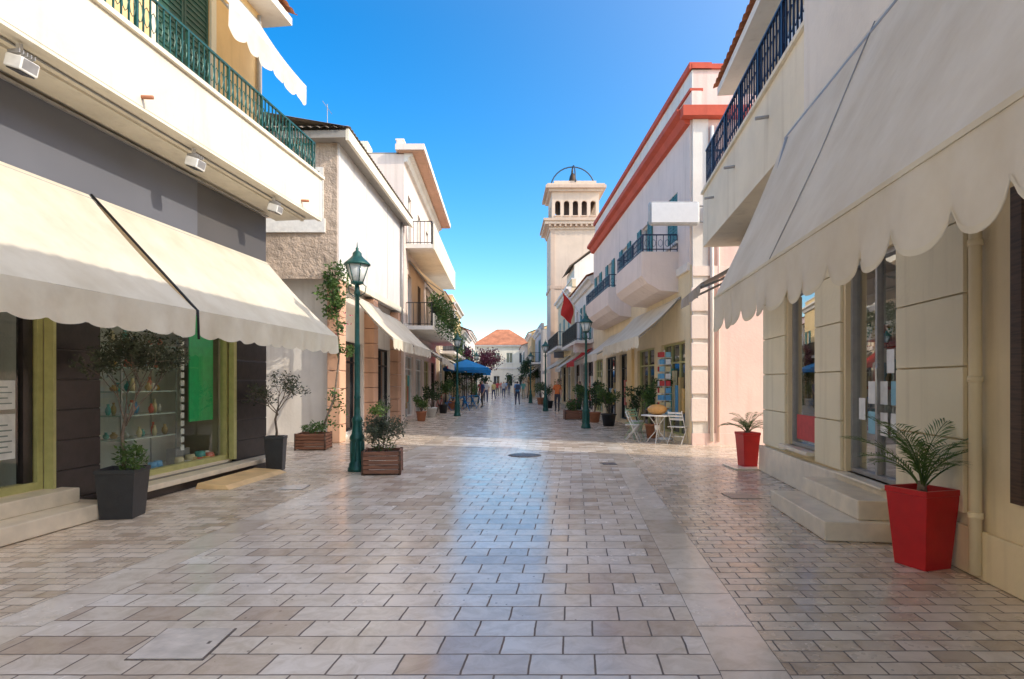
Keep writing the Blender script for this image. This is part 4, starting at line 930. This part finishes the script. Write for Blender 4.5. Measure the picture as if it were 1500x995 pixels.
# ------------------------------------------------------------------ people
def person(x,y,head,shirt,pants,hair,walk=.28,h=1.72,bag=False,skinc=(.50,.30,.21)):
    k=h/1.75; W=walk
    J={'pel':((0,0,.95),.125),'sp':((0,.0,1.12),.115),'ch':((0,.01,1.33),.135),'nk':((0,.01,1.50),.052),'hb':((0,.03,1.59),.075),'ht':((0,.02,1.69),.075),
    'hl':((-.09,0,.90),.09),'kl':((-.10,W*.55+.03,.50),.062),'al':((-.10,W*.6,.09),.042),'tl':((-.11,W*.6+.17,.04),.036),
    'hr':((.09,0,.90),.09),'kr':((.10,-W*.25+.04,.50),.062),'ar':((.10,-W*.9,.12),.042),'tr':((.11,-W*.9+.15,.04),.036),
    'sl':((-.17,0,1.42),.062),'el':((-.23,-W*.35-.02,1.13),.042),'wl':((-.22,-W*.3+.10,.90),.028),'ml':((-.215,-W*.3+.14,.84),.032),
    'sr':((.17,0,1.42),.062),'er':((.23,W*.3-.02,1.13),.042),'wr':((.22,W*.5+.12,.92),.028),'mr':((.215,W*.55+.16,.86),.032)}
    E=[('pel','sp'),('sp','ch'),('ch','nk'),('nk','hb'),('hb','ht'),('pel','hl'),('hl','kl'),('kl','al'),('al','tl'),('pel','hr'),('hr','kr'),('kr','ar'),('ar','tr'),('ch','sl'),('sl','el'),('el','wl'),('wl','ml'),('ch','sr'),('sr','er'),('er','wr'),('wr','mr')]
    ks=list(J); me=bpy.data.meshes.new('skel'); me.from_pydata([Vector(J[q][0])*k for q in ks],[(ks.index(a),ks.index(b)) for a,b in E],[])
    ob=bpy.data.objects.new('skel',me); COL.objects.link(ob)
    ob.modifiers.new('s','SKIN')
    for i,q in enumerate(ks):
        r=J[q][1]*k; me.skin_vertices[0].data[i].radius=(r*(1.15 if q in('ch','pel','sp') else 1),r*(.85 if q in('ch','sp') else 1)); me.skin_vertices[0].data[i].use_root=(q=='pel')
    sd=ob.modifiers.new('d','SUBSURF'); sd.levels=2; sd.render_levels=2
    dg=bpy.context.evaluated_depsgraph_get(); bm_=bpy.data.meshes.new_from_object(ob.evaluated_get(dg)); bpy.data.objects.remove(ob)
    sk=simple('skin_%.2f'%skinc[0],skinc,.55)
    sh=simple('shirt_%s'%str(shirt),shirt,.85); pa=simple('trousers_%s'%str(pants),pants,.85); hr=simple('hair_%s'%str(hair),hair,.7); so=simple('shoe',(.05,.05,.05),.6)
    bm_.materials.clear()
    for m in (sk,sh,pa,hr,so): bm_.materials.append(m)
    for p in bm_.polygons:
        c=p.center/k; p.use_smooth=True
        if c.z<.10: mi=4
        elif c.z>1.5: mi=3 if (c.z>1.70 or (c.z>1.56 and c.y<.02)) else 0
        elif abs(c.x)>.17 and c.z<1.22: mi=0
        elif c.z>.98 : mi=1
        else: mi=2
        p.material_index=mi
    e=bpy.data.objects.new('walking_person',None); COL.objects.link(e); e.location=(x,y,.004); e.rotation_euler[2]=head
    o=bpy.data.objects.new('body',bm_); COL.objects.link(o); o.parent=e
    g=Grp('tmp',(0,0,0),(1,0,0),(0,1,0))
    for sg,hand in ((-1,Vector(J['ml'][0])),(1,Vector(J['mr'][0]))):
        for f in range(4):
            p=(hand+Vector((0,-.02+.015*f,-.01)))*k; g.tube('fingers',sk,[p,p+Vector((0,.01,-.045))*k,p+Vector((-sg*.01,.025,-.075+abs(f-1.5)*.006))*k],.0085,5,world=True)
        p=hand*k; g.tube('fingers',sk,[p+Vector((0,.02,.01)),p+Vector((-sg*.02,.045,-.01)),p+Vector((-sg*.02,.06,-.035))],.009,5,world=True)
    hz=1.645*k
    for sx in (-.028,.028):
        g.lathe('eyes',so,(sx*k,.098*k,hz),[(.004,-.006),(.008,0),(.004,.006)],8)
        g.lathe('ears',sk,(sx*2.75*k,.02,hz-.02),[(.008,-.03),(.016,0),(.01,.03)],8)
    g.tube('nose',sk,[(0,.095*k,hz-.005),(0,.118*k,hz-.035),(0,.1*k,hz-.04)],[.006,.012,.006],6)
    g.tube('mouth',simple('lips',(.4,.15,.12),.5),[(-.022,.098*k,hz-.062),(0,.103*k,hz-.064),(.022,.098*k,hz-.062)],.005,5)
    if bag:
        g.box('backpack',simple('bag',(.05,.07,.12),.7),-.14,.14,-.26,-.12,1.08,1.42,.03)
    for kx,(b,ms,sm,bev) in g.parts.items():
        bmesh.ops.recalc_face_normals(b,faces=b.faces); m2=bpy.data.meshes.new(kx)
        b.to_mesh(m2); b.free()
        for m in ms: m2.materials.append(m)
        oo=bpy.data.objects.new(kx,m2); COL.objects.link(oo); oo.parent=e
person(1.1,43,.1,(.08,.25,.5),(.05,.06,.1),(.03,.02,.015),bag=True)
person(3.0,33.2,2.8,(.65,.16,.04),(.05,.05,.06),(.05,.03,.02),walk=.08)
person(3.55,27.9,1.2,(.04,.05,.14),(.03,.04,.1),(.03,.02,.02),walk=.05)
person(.2,62,3.1,(.6,.6,.6),(.1,.12,.2),(.04,.03,.02))
person(-.5,70,.1,(.5,.08,.08),(.2,.18,.15),(.04,.03,.02))
person(.9,76,3.0,(.1,.1,.1),(.1,.12,.2),(.04,.03,.02))
person(-1.3,50,3.3,(.6,.55,.5),(.06,.08,.15),(.03,.02,.02))
person(2.0,57,3.0,(.1,.3,.25),(.3,.28,.2),(.04,.03,.02))
person(-1.6,46,.2,(.25,.04,.05),(.05,.05,.07),(.04,.03,.02),walk=.2)
person(-1.2,38.5,2.0,(.06,.09,.2),(.10,.09,.08),(.03,.02,.02),walk=.06)
person(-.75,57,.3,(.62,.5,.2),(.07,.08,.14),(.05,.03,.02),h=1.65)
person(-1.5,64,3.0,(.7,.7,.7),(.3,.25,.2),(.04,.03,.02),h=1.62)
person(.6,84,.1,(.2,.35,.6),(.1,.1,.12),(.04,.03,.02))
person(-.1,88,3.1,(.6,.2,.15),(.2,.2,.25),(.04,.03,.02))
person(1.6,70,.2,(.65,.6,.55),(.09,.1,.15),(.03,.02,.02))

# ------------------------------------------------------------------ world, sun, camera
w=bpy.data.worlds.new('World'); SC.world=w; w.use_nodes=True
nt=w.node_tree; bg=nt.nodes['Background']; sky=nt.nodes.new('ShaderNodeTexSky'); sky.sky_type='NISHITA'; sky.sun_disc=False
el=math.radians(30); hx,hy=-.93,.37; ln=math.hypot(hx,hy); hx/=ln; hy/=ln
sky.sun_elevation=el; sky.sun_rotation=math.atan2(-hx,-hy); sky.air_density=1.0; sky.dust_density=.4; sky.ozone_density=2.0; sky.altitude=0
sdir=Vector((-hx*math.cos(el),-hy*math.cos(el),math.sin(el)))
hs=nt.nodes.new('ShaderNodeHueSaturation'); hs.inputs['Saturation'].default_value=1.5
nt.links.new(sky.outputs[0],hs.inputs['Color'])
# warm fill glow added around the sun to lift shadows (world direction only)
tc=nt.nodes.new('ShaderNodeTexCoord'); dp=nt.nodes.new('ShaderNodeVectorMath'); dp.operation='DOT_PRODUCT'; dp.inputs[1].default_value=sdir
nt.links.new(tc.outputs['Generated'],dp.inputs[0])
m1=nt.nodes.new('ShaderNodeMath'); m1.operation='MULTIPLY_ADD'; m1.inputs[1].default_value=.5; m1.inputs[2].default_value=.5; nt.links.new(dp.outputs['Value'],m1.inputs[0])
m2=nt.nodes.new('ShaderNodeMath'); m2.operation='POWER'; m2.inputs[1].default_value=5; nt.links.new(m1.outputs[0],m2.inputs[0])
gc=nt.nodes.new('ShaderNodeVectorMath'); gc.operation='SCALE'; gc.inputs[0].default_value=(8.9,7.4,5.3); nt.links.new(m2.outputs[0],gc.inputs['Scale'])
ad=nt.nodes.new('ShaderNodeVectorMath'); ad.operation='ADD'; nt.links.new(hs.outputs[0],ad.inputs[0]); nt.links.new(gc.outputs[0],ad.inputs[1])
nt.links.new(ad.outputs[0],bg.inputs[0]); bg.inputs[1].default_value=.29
sd=bpy.data.lights.new('sun','SUN'); sd.energy=3.5; sd.angle=math.radians(.5); sd.color=(1,.90,.76)
so=bpy.data.objects.new('sun',sd); COL.objects.link(so); so.rotation_euler=Vector((hx*math.cos(el),hy*math.cos(el),-math.sin(el))).to_track_quat('-Z','Y').to_euler(); so.location=(30,-10,30)
cd=bpy.data.cameras.new('camera'); co=bpy.data.objects.new('camera',cd); COL.objects.link(co); SC.camera=co
co.location=(0,0,1.6); co.rotation_euler=(pi/2,0,0); cd.sensor_width=36; cd.sensor_fit='HORIZONTAL'; cd.lens=21.6; cd.shift_x=.01; cd.shift_y=.0417; cd.clip_end=3000; cd.clip_start=.05
SC.view_settings.view_transform='Standard'; SC.view_settings.look='None'; SC.view_settings.exposure=0
print('objs',len(bpy.data.objects))
